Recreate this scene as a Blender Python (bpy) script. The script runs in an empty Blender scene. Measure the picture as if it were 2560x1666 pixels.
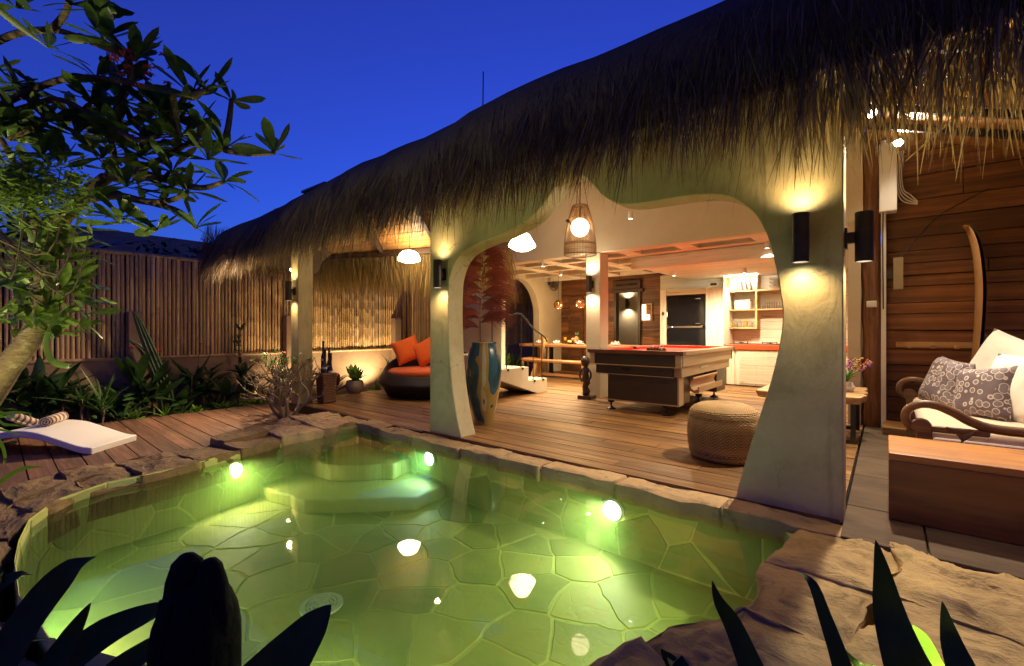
import bpy, bmesh, math, random
from math import sin, cos, pi, radians, sqrt, atan2
from mathutils import Vector, Matrix, noise as mnoise

scene = bpy.context.scene
COL = scene.collection
rnd = random.Random(7)

# ------------------------------------------------------------------ camera
cam_d = bpy.data.cameras.new('camera'); cam = bpy.data.objects.new('camera', cam_d); COL.objects.link(cam)
cam.location = (0, 0, 1.07); cam.rotation_euler = (radians(90), 0, radians(39.5))
cam_d.sensor_width = 36; cam_d.lens = 15.96; cam_d.shift_y = -0.0027
cam_d.clip_start = 0.03; cam_d.clip_end = 2000
scene.camera = cam

# ------------------------------------------------------------------ sky at blue hour, no sun left
world = bpy.data.worlds.new('World'); scene.world = world; world.use_nodes = True
wn = world.node_tree.nodes; wl = world.node_tree.links; wn.clear()
w_out = wn.new('ShaderNodeOutputWorld'); w_bg = wn.new('ShaderNodeBackground'); w_sky = wn.new('ShaderNodeTexSky')
w_sky.sky_type = 'NISHITA'; w_sky.sun_disc = False
w_sky.sun_elevation = radians(-1.0); w_sky.sun_rotation = radians(330)
w_sky.air_density = 1.0; w_sky.dust_density = 0.0; w_sky.ozone_density = 6.0
w_tint = wn.new('ShaderNodeMix'); w_tint.data_type = 'RGBA'; w_tint.blend_type = 'MULTIPLY'
w_tint.inputs[0].default_value = 1.0; w_tint.inputs[7].default_value = (1.0, 0.70, 1.05, 1)
wl.new(w_sky.outputs[0], w_tint.inputs[6]); wl.new(w_tint.outputs[2], w_bg.inputs[0]); wl.new(w_bg.outputs[0], w_out.inputs[0])
w_bg.inputs[1].default_value = 1.1

# ------------------------------------------------------------------ exposure and sampling
scene.view_settings.view_transform = 'Standard'; scene.view_settings.look = 'None'
scene.view_settings.exposure = 0.35; scene.view_settings.gamma = 1.0; scene.view_settings.use_curve_mapping = False
scene.render.engine = 'CYCLES'
cy = scene.cycles
cy.use_denoising = True
try: cy.denoiser = 'OPENIMAGEDENOISE'
except Exception: pass
cy.max_bounces = 7; cy.diffuse_bounces = 3; cy.glossy_bounces = 3; cy.transmission_bounces = 5; cy.transparent_max_bounces = 12
cy.sample_clamp_indirect = 4.0; cy.caustics_reflective = False; cy.caustics_refractive = False
cy.use_adaptive_sampling = True; cy.adaptive_threshold = 0.015

# ------------------------------------------------------------------ survey helpers: where a line of sight meets a depth or a plane
_A = radians(39.5); _V = (-sin(_A), cos(_A)); _R = (cos(_A), sin(_A))
def _ray(u, v):
    a = (u - 1280.) / 1135.; return (_V[0] + a*_R[0], _V[1] + a*_R[1], (826. - v) / 1135.)
def at(u, v, d): r = _ray(u, v); return Vector((r[0]*d, r[1]*d, 1.07 + r[2]*d))
def onz(u, v, z=0.): r = _ray(u, v); t = (z - 1.07)/r[2]; return Vector((r[0]*t, r[1]*t, z))
def ony(u, v, y): r = _ray(u, v); t = y/r[1]; return Vector((r[0]*t, y, 1.07 + r[2]*t))

# ------------------------------------------------------------------ mesh collecting
class MB:
    def __init__(s): s.v = []; s.f = []; s.m = []
    def add(s, vs, fs, mi=0):
        o = len(s.v); s.v.extend([tuple(p) for p in vs]); s.f.extend([tuple(i+o for i in f) for f in fs]); s.m.extend([mi]*len(fs)); return s
    def box(s, x0, x1, y0, y1, z0, z1, mi=0, M=None):
        vs = [Vector((x, y, z)) for z in (z0, z1) for y in (y0, y1) for x in (x0, x1)]
        if M is not None: vs = [M @ p for p in vs]
        return s.add(vs, [(0,2,3,1),(4,5,7,6),(0,1,5,4),(2,6,7,3),(0,4,6,2),(1,3,7,5)], mi)
    def bar(s, a, b, w, h, mi=0, up=(0,0,1)):
        a = Vector(a); b = Vector(b); d = (b-a); L = d.length; d.normalize(); u = Vector(up)
        x = d.cross(u)
        if x.length < 1e-4: x = d.cross(Vector((0,1,0)))
        x.normalize(); u = x.cross(d)
        vs = [a + x*sx*w/2 + u*sz*h/2 + d*t for t in (0, L) for sz in (-1,1) for sx in (-1,1)]
        return s.add(vs, [(0,2,3,1),(4,5,7,6),(0,1,5,4),(2,6,7,3),(0,4,6,2),(1,3,7,5)], mi)
    def tube(s, pts, rad, n=8, mi=0, cap=True):
        P = [Vector(p) for p in pts]; m = len(P)
        if not hasattr(rad, '__len__'): rad = [rad]*m
        T = [(P[min(i+1, m-1)] - P[max(i-1, 0)]).normalized() for i in range(m)]
        ref = Vector((0,0,1)) if abs(T[0].z) < .9 else Vector((1,0,0))
        N = T[0].cross(ref).normalized(); vs = []
        for i in range(m):
            N = (N - T[i]*N.dot(T[i])); N = N.normalized() if N.length > 1e-6 else T[i].orthogonal().normalized()
            B = T[i].cross(N)
            for k in range(n): a = 2*pi*k/n; vs.append(P[i] + (N*cos(a) + B*sin(a))*rad[i])
        fs = [(i*n+k, i*n+(k+1)%n, (i+1)*n+(k+1)%n, (i+1)*n+k) for i in range(m-1) for k in range(n)]
        if cap: fs += [tuple(range(n-1,-1,-1)), tuple(range((m-1)*n, m*n))]
        return s.add(vs, fs, mi)
    def lathe(s, prof, n=24, c=(0,0,0), mi=0, cap=True):
        vs = [(c[0]+r*cos(2*pi*k/n), c[1]+r*sin(2*pi*k/n), c[2]+z) for r, z in prof for k in range(n)]
        m = len(prof)
        fs = [(i*n+k, i*n+(k+1)%n, (i+1)*n+(k+1)%n, (i+1)*n+k) for i in range(m-1) for k in range(n)]
        if cap: fs += [tuple(range(n-1,-1,-1)), tuple(range((m-1)*n, m*n))]
        return s.add(vs, fs, mi)
    def prism(s, poly, f0, f1, mi=0):
        n = len(poly); vs = [f0(*p) for p in poly] + [f1(*p) for p in poly]
        fs = [tuple(range(n-1,-1,-1)), tuple(range(n, 2*n))] + [(i, (i+1)%n, n+(i+1)%n, n+i) for i in range(n)]
        return s.add(vs, fs, mi)
    def grid(s, fn, nu, nv, mi=0, closeu=False):
        vs = [fn(i/nu, j/nv) for j in range(nv+1) for i in range(nu + (0 if closeu else 1))]
        w = nu if closeu else nu+1
        fs = [(j*w+i, j*w+(i+1)%w, (j+1)*w+(i+1)%w, (j+1)*w+i) for j in range(nv) for i in range(nu)]
        return s.add(vs, fs, mi)
    def blade(s, pts, widths, side, mi=0, fold=0.):
        """flat tapering strip along pts; fold lifts the edges into a shallow V"""
        P = [Vector(p) for p in pts]; m = len(P); S = Vector(side).normalized(); vs = []; fs = []
        for i in range(m):
            T = (P[min(i+1, m-1)] - P[max(i-1, 0)]).normalized()
            X = (S - T*S.dot(T)); X = X.normalized() if X.length > 1e-5 else T.orthogonal().normalized()
            Nn = X.cross(T); w = widths[i]
            vs += [P[i] - X*w/2 + Nn*fold*w, P[i], P[i] + X*w/2 + Nn*fold*w]
        for i in range(m-1):
            a = i*3; fs += [(a, a+1, a+4, a+3), (a+1, a+2, a+5, a+4)]
        return s.add(vs, fs, mi)
    def mesh(s, name, smooth=True, angle=40, fixn=False):
        me = bpy.data.meshes.new(name); me.from_pydata(s.v, [], s.f)
        if any(s.m): me.polygons.foreach_set('material_index', s.m)
        if fixn:
            bm = bmesh.new(); bm.from_mesh(me); bmesh.ops.recalc_face_normals(bm, faces=bm.faces); bm.to_mesh(me); bm.free()
        if smooth:
            me.polygons.foreach_set('use_smooth', [True]*len(me.polygons))
            if angle < 180: me.set_sharp_from_angle(angle=radians(angle))
        me.update(); return me

def link(name, me, mats, parent=None, loc=None, rot=None, scale=None, world=False, kind=None, bevel=0, seg=2, sub=0):
    if mats is not None and not len(me.materials):
        for m in (mats if isinstance(mats, (list, tuple)) else [mats]): me.materials.append(m)
    o = bpy.data.objects.new(name, me); COL.objects.link(o)
    if loc is not None: o.location = loc
    if rot is not None: o.rotation_euler = rot
    if scale is not None: o.scale = scale if hasattr(scale, '__len__') else (scale,)*3
    if parent is not None:
        o.parent = parent
        if world: o.matrix_parent_inverse = BASE[parent.name].inverted()
    if kind: o['kind'] = kind
    if bevel:
        b = o.modifiers.new('bevel', 'BEVEL'); b.width = bevel; b.segments = seg; b.limit_method = 'ANGLE'; b.angle_limit = radians(35); b.harden_normals = False
    if sub:
        b = o.modifiers.new('sub', 'SUBSURF'); b.levels = sub; b.render_levels = sub
    return o
BASE = {}
def ob(name, mb, mats, parent=None, smooth=True, angle=40, fixn=False, **k):
    return link(name, mb.mesh(name, smooth, angle, fixn), mats, parent, **k)
def tag(o, label, cat, group=None):
    o['label'] = label; o['category'] = cat
    if group: o['group'] = group
    return o
def thing(name, label, cat, loc=(0,0,0), rz=0., group=None):
    o = bpy.data.objects.new(name, None); COL.objects.link(o); o.empty_display_size = .1
    o.location = loc; o.rotation_euler = (0, 0, rz); tag(o, label, cat, group)
    BASE[o.name] = Matrix.Translation(Vector(loc)) @ Matrix.Rotation(rz, 4, 'Z'); return o
def struct(name, mb, mats, **k): o = ob(name, mb, mats, **k); o['kind'] = 'structure'; return o
def dup(root, loc, rz=0., label=None, scale=None):
    def cp(o, par):
        c = o.copy(); COL.objects.link(c); c.parent = par
        for ch in list(KIDS.get(o.name, [])): cp(ch, c)
        return c
    KIDS = {}
    for o in COL.objects:
        if o.parent: KIDS.setdefault(o.parent.name, []).append(o)
    r = cp(root, None); r.location = loc; r.rotation_euler = (0, 0, rz)
    if scale: r.scale = (scale,)*3
    if label: r['label'] = label
    return r
def light(kind, name, parent, loc, power, col, rot=None, size=None, spot=None, blend=.6, radius=.03, world=False, aim=None):
    d = bpy.data.lights.new(name, kind); d.energy = power*LK; d.color = col
    if kind == 'AREA':
        d.shape = 'RECTANGLE' if hasattr(size, '__len__') else 'DISK'
        if hasattr(size, '__len__'): d.size, d.size_y = size
        else: d.size = size
    else: d.shadow_soft_size = radius
    if kind == 'SPOT': d.spot_size = radians(spot); d.spot_blend = blend
    o = bpy.data.objects.new(name, d); COL.objects.link(o); o.location = loc
    if aim is not None: o.rotation_euler = (Vector(aim) - Vector(loc)).to_track_quat('-Z', 'Y').to_euler()
    elif rot is not None: o.rotation_euler = rot
    if parent is not None:
        o.parent = parent
        if world: o.matrix_parent_inverse = BASE[parent.name].inverted()
    return o
LK = 2.6
def catmull(pts, n=6):
    P = [Vector(p) for p in pts]; out = []
    for i in range(len(P)-1):
        p0 = P[max(i-1,0)]; p1 = P[i]; p2 = P[i+1]; p3 = P[min(i+2, len(P)-1)]
        for k in range(n):
            t = k/n; out.append(.5*((2*p1) + (p2-p0)*t + (2*p0-5*p1+4*p2-p3)*t*t + (3*p1-p0-3*p2+p3)*t**3))
    out.append(P[-1]); return out

# ------------------------------------------------------------------ procedural materials
def _mat(name):
    m = bpy.data.materials.new(name); m.use_nodes = True; nt = m.node_tree
    return m, nt, nt.nodes, nt.links, nt.nodes['Principled BSDF']
def _coords(nt, stretch=(1,1,1), jitter=True, kind='Object'):
    n = nt.nodes; l = nt.links
    tc = n.new('ShaderNodeTexCoord'); mp = n.new('ShaderNodeMapping'); mp.inputs[3].default_value = stretch
    l.new(tc.outputs[kind], mp.inputs[0])
    if not jitter: return mp.outputs[0]
    oi = n.new('ShaderNodeObjectInfo'); mu = n.new('ShaderNodeMath'); mu.operation = 'MULTIPLY'; mu.inputs[1].default_value = 37.
    l.new(oi.outputs['Random'], mu.inputs[0]); ad = n.new('ShaderNodeVectorMath'); ad.operation = 'ADD'
    l.new(mp.outputs[0], ad.inputs[0]); l.new(mu.outputs[0], ad.inputs[1]); return ad.outputs[0]
def _noise(nt, vec, scale, detail=5, rough=.6, dist=0.):
    t = nt.nodes.new('ShaderNodeTexNoise'); t.inputs['Scale'].default_value = scale; t.inputs['Detail'].default_value = detail
    t.inputs['Roughness'].default_value = rough; t.inputs['Distortion'].default_value = dist
    nt.links.new(vec, t.inputs['Vector']); return t.outputs['Fac']
def _ramp(nt, fac, stops, const=False):
    r = nt.nodes.new('ShaderNodeValToRGB'); e = r.color_ramp
    if const: e.interpolation = 'CONSTANT'
    while len(e.elements) < len(stops): e.elements.new(.5)
    for el, (p, c) in zip(e.elements, stops): el.position = p; el.color = (*c, 1) if len(c) == 3 else c
    nt.links.new(fac, r.inputs[0]); return r.outputs[0]
def _mixc(nt, a, b, fac, mode='MIX'):
    x = nt.nodes.new('ShaderNodeMix'); x.data_type = 'RGBA'; x.blend_type = mode
    for s, v in ((6, a), (7, b)):
        if isinstance(v, (tuple, list)): x.inputs[s].default_value = (*v, 1)
        else: nt.links.new(v, x.inputs[s])
    if isinstance(fac, (int, float)): x.inputs[0].default_value = fac
    else: nt.links.new(fac, x.inputs[0])
    return x.outputs[2]
def _bump(nt, h, strength, dist=.02, prev=None):
    b = nt.nodes.new('ShaderNodeBump'); b.inputs['Strength'].default_value = strength; b.inputs['Distance'].default_value = dist
    nt.links.new(h, b.inputs['Height'])
    if prev is not None: nt.links.new(prev, b.inputs['Normal'])
    return b.outputs[0]
def _vary(nt, col, amt):
    oi = nt.nodes.new('ShaderNodeObjectInfo'); hs = nt.nodes.new('ShaderNodeHueSaturation')
    mr = nt.nodes.new('ShaderNodeMapRange'); mr.inputs[3].default_value = 1-amt; mr.inputs[4].default_value = 1+amt
    nt.links.new(oi.outputs['Random'], mr.inputs[0]); nt.links.new(mr.outputs[0], hs.inputs['Value']); nt.links.new(col, hs.inputs['Color'])
    return hs.outputs[0]
def M(name, c1, c2=None, rough=.6, scale=6., stretch=(1,1,1), detail=5, bump=0., bscale=None, bstretch=None, bdist=.02, metal=0., vary=0., spec=.5,
      coat=0., sheen=0., trans=0., spots=None, lo=.3, hi=.7, jitter=True, dist=0., sss=0.):
    m, nt, n, l, p = _mat(name); vec = _coords(nt, stretch, jitter)
    c2 = c2 or tuple(x*.7 for x in c1)
    f = _noise(nt, vec, scale, detail, .62, dist); col = _ramp(nt, f, [(lo, c2), (hi, c1)])
    if spots:
        sc, thr, sccol = spots
        f2 = _noise(nt, vec, sc, 4, .7); mk = _ramp(nt, f2, [(thr, (0,0,0)), (min(thr+.1,1), (1,1,1))]); col = _mixc(nt, col, sccol, mk)
    if vary: col = _vary(nt, col, vary)
    l.new(col, p.inputs['Base Color']); p.inputs['Roughness'].default_value = rough; p.inputs['Metallic'].default_value = metal
    p.inputs['Specular IOR Level'].default_value = spec; p.inputs['Coat Weight'].default_value = coat; p.inputs['Sheen Weight'].default_value = sheen
    if trans: p.inputs['Transmission Weight'].default_value = trans
    if bump:
        bv = _coords(nt, bstretch or stretch, jitter); l.new(_bump(nt, _noise(nt, bv, bscale or scale*3, 6, .65, dist), bump, bdist), p.inputs['Normal'])
    return m
def EM(name, col, strength):
    m, nt, n, l, p = _mat(name); n.remove(p); e = n.new('ShaderNodeEmission'); e.inputs[0].default_value = (*col, 1); e.inputs[1].default_value = strength
    l.new(e.outputs[0], n['Material Output'].inputs[0]); return m
def LEAF(name, c1, c2, rough=.4, trans=.35, vary=.25, spec=.4):
    m, nt, n, l, p = _mat(name); vec = _coords(nt, (1,1,1)); f = _noise(nt, vec, 9, 3); col = _ramp(nt, f, [(.3, c2), (.7, c1)])
    col = _vary(nt, col, vary); l.new(col, p.inputs['Base Color']); p.inputs['Roughness'].default_value = rough; p.inputs['Specular IOR Level'].default_value = spec
    t = n.new('ShaderNodeBsdfTranslucent'); l.new(col, t.inputs[0]); mx = n.new('ShaderNodeMixShader'); mx.inputs[0].default_value = trans
    l.new(p.outputs[0], mx.inputs[1]); l.new(t.outputs[0], mx.inputs[2]); l.new(mx.outputs[0], n['Material Output'].inputs[0]); return m
def WOOD(name, c1, c2, axis='x', rough=.5, vary=.25, scale=1., bump=.35, coat=0., knots=True):
    st = {'x': (.6, 9, 9), 'y': (9, .6, 9), 'z': (9, 9, .6)}[axis]
    m, nt, n, l, p = _mat(name); vec = _coords(nt, tuple(a*scale for a in st))
    f = _noise(nt, vec, 2.2, 7, .66, .8); col = _ramp(nt, f, [(.28, tuple(x*.45 for x in c2)), (.45, c2), (.7, c1)])
    v2 = _coords(nt, (1.3, 1.3, 1.3)); f2 = _noise(nt, v2, 2.0, 4, .6); col = _mixc(nt, col, tuple(x*.55 for x in c2), _ramp(nt, f2, [(.52, (0,0,0)), (.75, (.7,.7,.7))])) if knots else col
    if vary: col = _vary(nt, col, vary)
    l.new(col, p.inputs['Base Color']); p.inputs['Coat Weight'].default_value = coat
    l.new(_ramp(nt, f, [(.2, (rough+.2,)*3), (.8, (rough-.08,)*3)]), p.inputs['Roughness'])
    l.new(_bump(nt, f, bump, .004), p.inputs['Normal']); return m
def WEAVE(name, c1, c2, fu=60., fz=60., rough=.55, polar=True, bump=.9):
    """basket weave: strands over and under, laid round the object's own vertical axis (or flat)"""
    m, nt, n, l, p = _mat(name); tc = n.new('ShaderNodeTexCoord'); sx = n.new('ShaderNodeSeparateXYZ'); l.new(tc.outputs['Object'], sx.inputs[0])
    def math(op, a, b=None):
        x = n.new('ShaderNodeMath'); x.operation = op
        for i, v in ((0, a), (1, b)):
            if v is None: continue
            if isinstance(v, (int, float)): x.inputs[i].default_value = v
            else: l.new(v, x.inputs[i])
        return x.outputs[0]
    if polar: u = math('MULTIPLY', math('ARCTAN2', sx.outputs[1], sx.outputs[0]), fu/(2*pi))
    else: u = math('MULTIPLY', math('ADD', sx.outputs[0], sx.outputs[1]), fu)
    rad = math('SQRT', math('ADD', math('MULTIPLY', sx.outputs[0], sx.outputs[0]), math('MULTIPLY', sx.outputs[1], sx.outputs[1])))
    z = math('MULTIPLY', math('SUBTRACT', sx.outputs[2], rad) if polar else sx.outputs[2], fz)
    su = math('SINE', math('MULTIPLY', u, 2*pi)); ph = math('MULTIPLY', math('FLOOR', z), pi)
    wv = math('SINE', math('ADD', math('MULTIPLY', u, pi), ph))
    prof = math('ABSOLUTE', math('SINE', math('MULTIPLY', z, pi)))
    h = math('ADD', math('MULTIPLY', prof, math('ADD', math('MULTIPLY', wv, .3), .6)), 0.)
    col = _ramp(nt, h, [(.08, tuple(x*.25 for x in c2)), (.35, c2), (.85, c1)])
    vec = _coords(nt, (3, 3, 14)); col = _mixc(nt, col, tuple(x*.6 for x in c2), _ramp(nt, _noise(nt, vec, 2.4, 4), [(.5, (0,0,0)), (.8, (.8,.8,.8))]))
    l.new(col, p.inputs['Base Color']); p.inputs['Roughness'].default_value = rough
    l.new(_bump(nt, h, bump, .006), p.inputs['Normal']); return m

def PLASTER(name, c1, c2, c3):
    m, nt, n, l, p = _mat(name); vec = _coords(nt, (1,1,1), False); f = _noise(nt, vec, 3.4, 10, .68); col = _ramp(nt, f, [(.3, c2), (.68, c1)])
    col = _mixc(nt, col, c3, _ramp(nt, _noise(nt, vec, 1.5, 6, .65, .6), [(.50, (0,0,0)), (.64, (.75,.75,.75))]))
    st = _coords(nt, (6,6,.7), False); col = _mixc(nt, col, tuple(x*.72 for x in c3), _ramp(nt, _noise(nt, st, 1.6, 5, .6), [(.60, (0,0,0)), (.74, (.6,.6,.6))]))
    v = n.new('ShaderNodeTexVoronoi'); v.feature = 'DISTANCE_TO_EDGE'; v.inputs['Scale'].default_value = 1.15
    nz = n.new('ShaderNodeTexNoise'); nz.inputs['Scale'].default_value = 4.; nz.inputs['Detail'].default_value = 6.; l.new(vec, nz.inputs['Vector'])
    sc = n.new('ShaderNodeVectorMath'); sc.operation = 'SCALE'; sc.inputs['Scale'].default_value = .45; l.new(nz.outputs['Color'], sc.inputs[0]); ad = n.new('ShaderNodeVectorMath'); l.new(vec, ad.inputs[0]); l.new(sc.outputs[0], ad.inputs[1]); l.new(ad.outputs[0], v.inputs['Vector'])
    crack = _ramp(nt, v.outputs['Distance'], [(.0, (.8,.8,.8)), (.006, (0,0,0))]); gate = _ramp(nt, _noise(nt, vec, 1.1, 2), [(.52, (0,0,0)), (.6, (1,1,1))])
    mk = _mixc(nt, crack, gate, 1.0, 'MULTIPLY'); col = _mixc(nt, col, tuple(x*.4 for x in c3), mk); l.new(col, p.inputs['Base Color']); p.inputs['Roughness'].default_value = .6
    tv = _coords(nt, (2.2,2.2,.8), False); nb = _bump(nt, _noise(nt, tv, 4.5, 7, .6, .8), .45, .02); l.new(_bump(nt, _noise(nt, vec, 45, 4, .6), .2, .004, nb), p.inputs['Normal']); return m
m_plaster = PLASTER('plaster', (.50,.43,.24), (.39,.33,.175), (.29,.245,.125))
m_cream = M('cream_plaster', (.62,.55,.42), (.54,.47,.35), rough=.65, scale=2.0, bump=.2, bscale=18, bdist=.008, jitter=False)
m_white_wood = WOOD('whitewashed_wood', (.80,.74,.62), (.70,.64,.52), 'x', .55, .06, knots=False)
m_white_wood_z = WOOD('whitewashed_wood_upright', (.80,.74,.62), (.70,.64,.52), 'z', .55, .06, knots=False)
m_deck = WOOD('deck_wood', (.34,.175,.055), (.175,.085,.027), 'x', .42, .28, 1., .5)
m_deck_low = WOOD('old_deck_wood', (.26,.12,.06), (.13,.06,.03), 'x', .6, .25, .8, .6)
m_wall_wood = WOOD('wall_board_wood', (.30,.12,.037), (.14,.052,.018), 'x', .45, .45, .6, .7)
m_ceil_wood = WOOD('ceiling_board_wood', (.52,.27,.085), (.40,.19,.055), 'x', .5, .15)
m_ceil_wood_y = WOOD('ceiling_board_wood_y', (.52,.27,.085), (.40,.19,.055), 'y', .5, .15)
m_dark_wood = WOOD('dark_wood', (.10,.05,.026), (.05,.026,.014), 'x', .38, .1)
m_dark_wood_z = WOOD('dark_wood_upright', (.085,.045,.025), (.04,.022,.012), 'z', .35, .1)
m_post_wood = WOOD('old_post_wood', (.28,.13,.055), (.15,.065,.03), 'z', .6, .05, 1.2, .7)
m_arm_wood = WOOD('carved_teak', (.20,.105,.048), (.11,.055,.025), 'x', .35, .05, .8, .3)
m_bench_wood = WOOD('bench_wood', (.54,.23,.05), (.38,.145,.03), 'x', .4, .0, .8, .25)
m_table_wood = WOOD('table_wood', (.46,.23,.085), (.28,.12,.04), 'x', .4, .0, .8, .35)
m_slab_wood = WOOD('live_edge_wood', (.70,.48,.25), (.46,.27,.11), 'x', .45, .0, .8, .35)
m_pale_wood = WOOD('pale_shelf_wood', (.66,.42,.19), (.56,.33,.13), 'x', .5, .05, .8, .2)
m_black = M('black_metal', (.018,.017,.016), rough=.4, scale=20)
m_bronze = M('bronze_metal', (.055,.045,.036), (.035,.028,.022), rough=.42, scale=12, metal=.5)
m_chrome = M('brushed_steel', (.55,.52,.47), (.45,.42,.38), rough=.3, metal=1.0, scale=5, stretch=(1,1,20))
m_white = M('white_paint', (.80,.78,.74), (.74,.72,.68), rough=.5, scale=5)
m_thatch = M('thatch_mat', (.12,.080,.045), (.05,.034,.02), rough=.85, scale=14, stretch=(6,6,1), bump=.8, bscale=30, bdist=.03, jitter=False)
def STRAW(name, c1, c2, c3):
    m, nt, n, l, p = _mat(name); g = n.new('ShaderNodeNewGeometry'); col = _ramp(nt, g.outputs['Random Per Island'], [(0., c3), (.45, c2), (1., c1)])
    l.new(col, p.inputs['Base Color']); p.inputs['Roughness'].default_value = .7
    t = n.new('ShaderNodeBsdfTranslucent'); l.new(col, t.inputs[0]); mx = n.new('ShaderNodeMixShader'); mx.inputs[0].default_value = .25
    l.new(p.outputs[0], mx.inputs[1]); l.new(t.outputs[0], mx.inputs[2]); l.new(mx.outputs[0], n['Material Output'].inputs[0]); return m
m_straw = STRAW('dry_straw', (.27,.175,.085), (.135,.085,.042), (.055,.036,.022))
m_straw_gold = STRAW('golden_straw', (.56,.40,.14), (.36,.24,.075), (.20,.125,.05))
m_bamboo = None
# ================================================================== THE SETTING
def clip_half(poly, a, b, c):
    out = []
    for i in range(len(poly)):
        p = poly[i]; q = poly[(i+1) % len(poly)]; fp = a*p[0]+b*p[1]-c; fq = a*q[0]+b*q[1]-c
        if fp <= 0: out.append(p)
        if (fp < 0 < fq) or (fq < 0 < fp): t = fp/(fp-fq); out.append((p[0]+(q[0]-p[0])*t, p[1]+(q[1]-p[1])*t))
    return out
def cells(seeds, box, gap):
    x0, x1, y0, y1 = box; res = []
    for i, s in enumerate(seeds):
        poly = [(x0,y0),(x1,y0),(x1,y1),(x0,y1)]
        for j, t in enumerate(seeds):
            if i == j or abs(t[0]-s[0]) > 1.8 or abs(t[1]-s[1]) > 1.8: continue
            dx = t[0]-s[0]; dy = t[1]-s[1]; L = sqrt(dx*dx+dy*dy)
            poly = clip_half(poly, dx/L, dy/L, (dx*(s[0]+t[0])/2 + dy*(s[1]+t[1])/2)/L - gap/2)
            if len(poly) < 3: break
        if len(poly) >= 3: res.append((s, poly))
    return res
def scatter(box, dmin, R, tries=900, ax=1., ay=1.):
    x0, x1, y0, y1 = box; out = []
    for _ in range(tries):
        p = (R.uniform(x0,x1), R.uniform(y0,y1))
        if all(((p[0]-q[0])*ax)**2 + ((p[1]-q[1])*ay)**2 > dmin*dmin for q in out): out.append(p)
    return out
def inside(p, poly):
    c = False; n = len(poly)
    for i in range(n):
        a = poly[i]; b = poly[i-1]
        if (a[1] > p[1]) != (b[1] > p[1]) and p[0] < (b[0]-a[0])*(p[1]-a[1])/(b[1]-a[1])+a[0]: c = not c
    return c
def rough_ring(poly, R, cut=.10, amp=.018):
    """break the straight edges of a stone's outline"""
    out = []; n = len(poly)
    for i in range(n):
        a = Vector(poly[i]); b = Vector(poly[(i+1) % n]); d = b-a; k = max(1, int(d.length/cut)); nn = Vector((-d.y, d.x)).normalized()
        for t in range(k):
            p = a + d*t/k + (nn*R.uniform(-amp, amp) if t else nn*R.uniform(-amp, amp)*.5); out.append((p.x, p.y))
    return out

# stone and ground materials
def STONE(name, c1, c2, c3, bump=.9, layers=True, rough=.75):
    m, nt, n, l, p = _mat(name); vec = _coords(nt, (1,1,1)); f = _noise(nt, vec, 1.6, 8, .65, .4)
    col = _ramp(nt, f, [(.3, c2), (.55, c1), (.75, tuple(x*1.12 for x in c1))])
    f2 = _noise(nt, vec, 4.5, 5, .7, 1.2); col = _mixc(nt, col, c3, _ramp(nt, f2, [(.55, (0,0,0)), (.68, (.85,.85,.85))])); col = _vary(nt, col, .14 if layers else .28)
    l.new(col, p.inputs['Base Color']); p.inputs['Roughness'].default_value = rough
    v2 = _coords(nt, (1.2, 3.5, 5)); f3 = _noise(nt, v2, 3.2, 9, .72, 1.0); nb = _bump(nt, f3, bump*.6, .025); nb = _bump(nt, _noise(nt, vec, 34, 8, .75), .55*bump, .014, nb)
    crack = n.new('ShaderNodeTexVoronoi'); crack.feature = 'DISTANCE_TO_EDGE'; crack.inputs['Scale'].default_value = 2.3
    wv = n.new('ShaderNodeVectorMath'); wv.operation = 'ADD'; sc = n.new('ShaderNodeVectorMath'); sc.operation = 'SCALE'; sc.inputs['Scale'].default_value = .5
    nz = n.new('ShaderNodeTexNoise'); nz.inputs['Scale'].default_value = 3.; l.new(vec, nz.inputs['Vector']); l.new(nz.outputs['Color'], sc.inputs[0])
    l.new(vec, wv.inputs[0]); l.new(sc.outputs[0], wv.inputs[1]); l.new(wv.outputs[0], crack.inputs['Vector'])
    cr = _ramp(nt, crack.outputs['Distance'], [(.0, (0,0,0)), (.02, (1,1,1))])
    l.new(_bump(nt, cr, .10 if layers else .15, .01, nb), p.inputs['Normal']); return m
m_rock = STONE('sandstone_rock', (.50,.345,.14), (.31,.20,.08), (.22,.18,.055), 1.3)
m_rock_dark = STONE('brown_mossy_rock', (.29,.175,.07), (.15,.09,.037), (.15,.125,.03), 1.2)
m_coping = STONE('coping_stone', (.50,.34,.165), (.32,.205,.095), (.19,.14,.07), 1.0)
m_poolstone = STONE('pool_flagstone_green_cast', (.44,.46,.14), (.29,.34,.10), (.46,.40,.10), .3, False, .6)  # green cast of the lit water is put into stone and grout colour
m_grout = M('pool_grout', (.74,.76,.24), (.58,.62,.18), rough=.7, scale=5, bump=.5, bscale=30)
m_slate = M('slate_paving', (.115,.078,.052), (.055,.038,.027), rough=.8, spec=.2, scale=2.5, bump=.4, bscale=8, vary=.2, stretch=(1,2,1))
m_soil = M('garden_soil', (.07,.05,.032), (.03,.022,.015), rough=.95, scale=9, bump=.9, bscale=25, bdist=.04)
m_lowwall = M('brown_render', (.33,.21,.12), (.24,.145,.08), rough=.8, scale=2.5, bump=.3, bscale=30, jitter=False, spots=(2., .6, (.17,.11,.06)))
m_dark_soil = M('dark_underdeck', (.02,.017,.014), rough=.95, scale=5)

POOL = [(-4.74,2.95),(-4.76,2.37),(-4.60,1.82),(-4.52,1.49),(-4.41,1.21),(-4.36,.90),(-4.36,.67),(-4.16,.39),(-3.85,.25),(-3.5,.19),(-3.2,.16),(-2.8,.15),
        (-2.3,.20),(-1.85,.40),(-1.2,.85),(-.75,1.25),(-.62,1.55),(-.45,1.8),(-.41,2.05),(-.42,2.35),(-.38,2.7),(-.37,2.95)]
ZW = -.09; ZB = -.52
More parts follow.
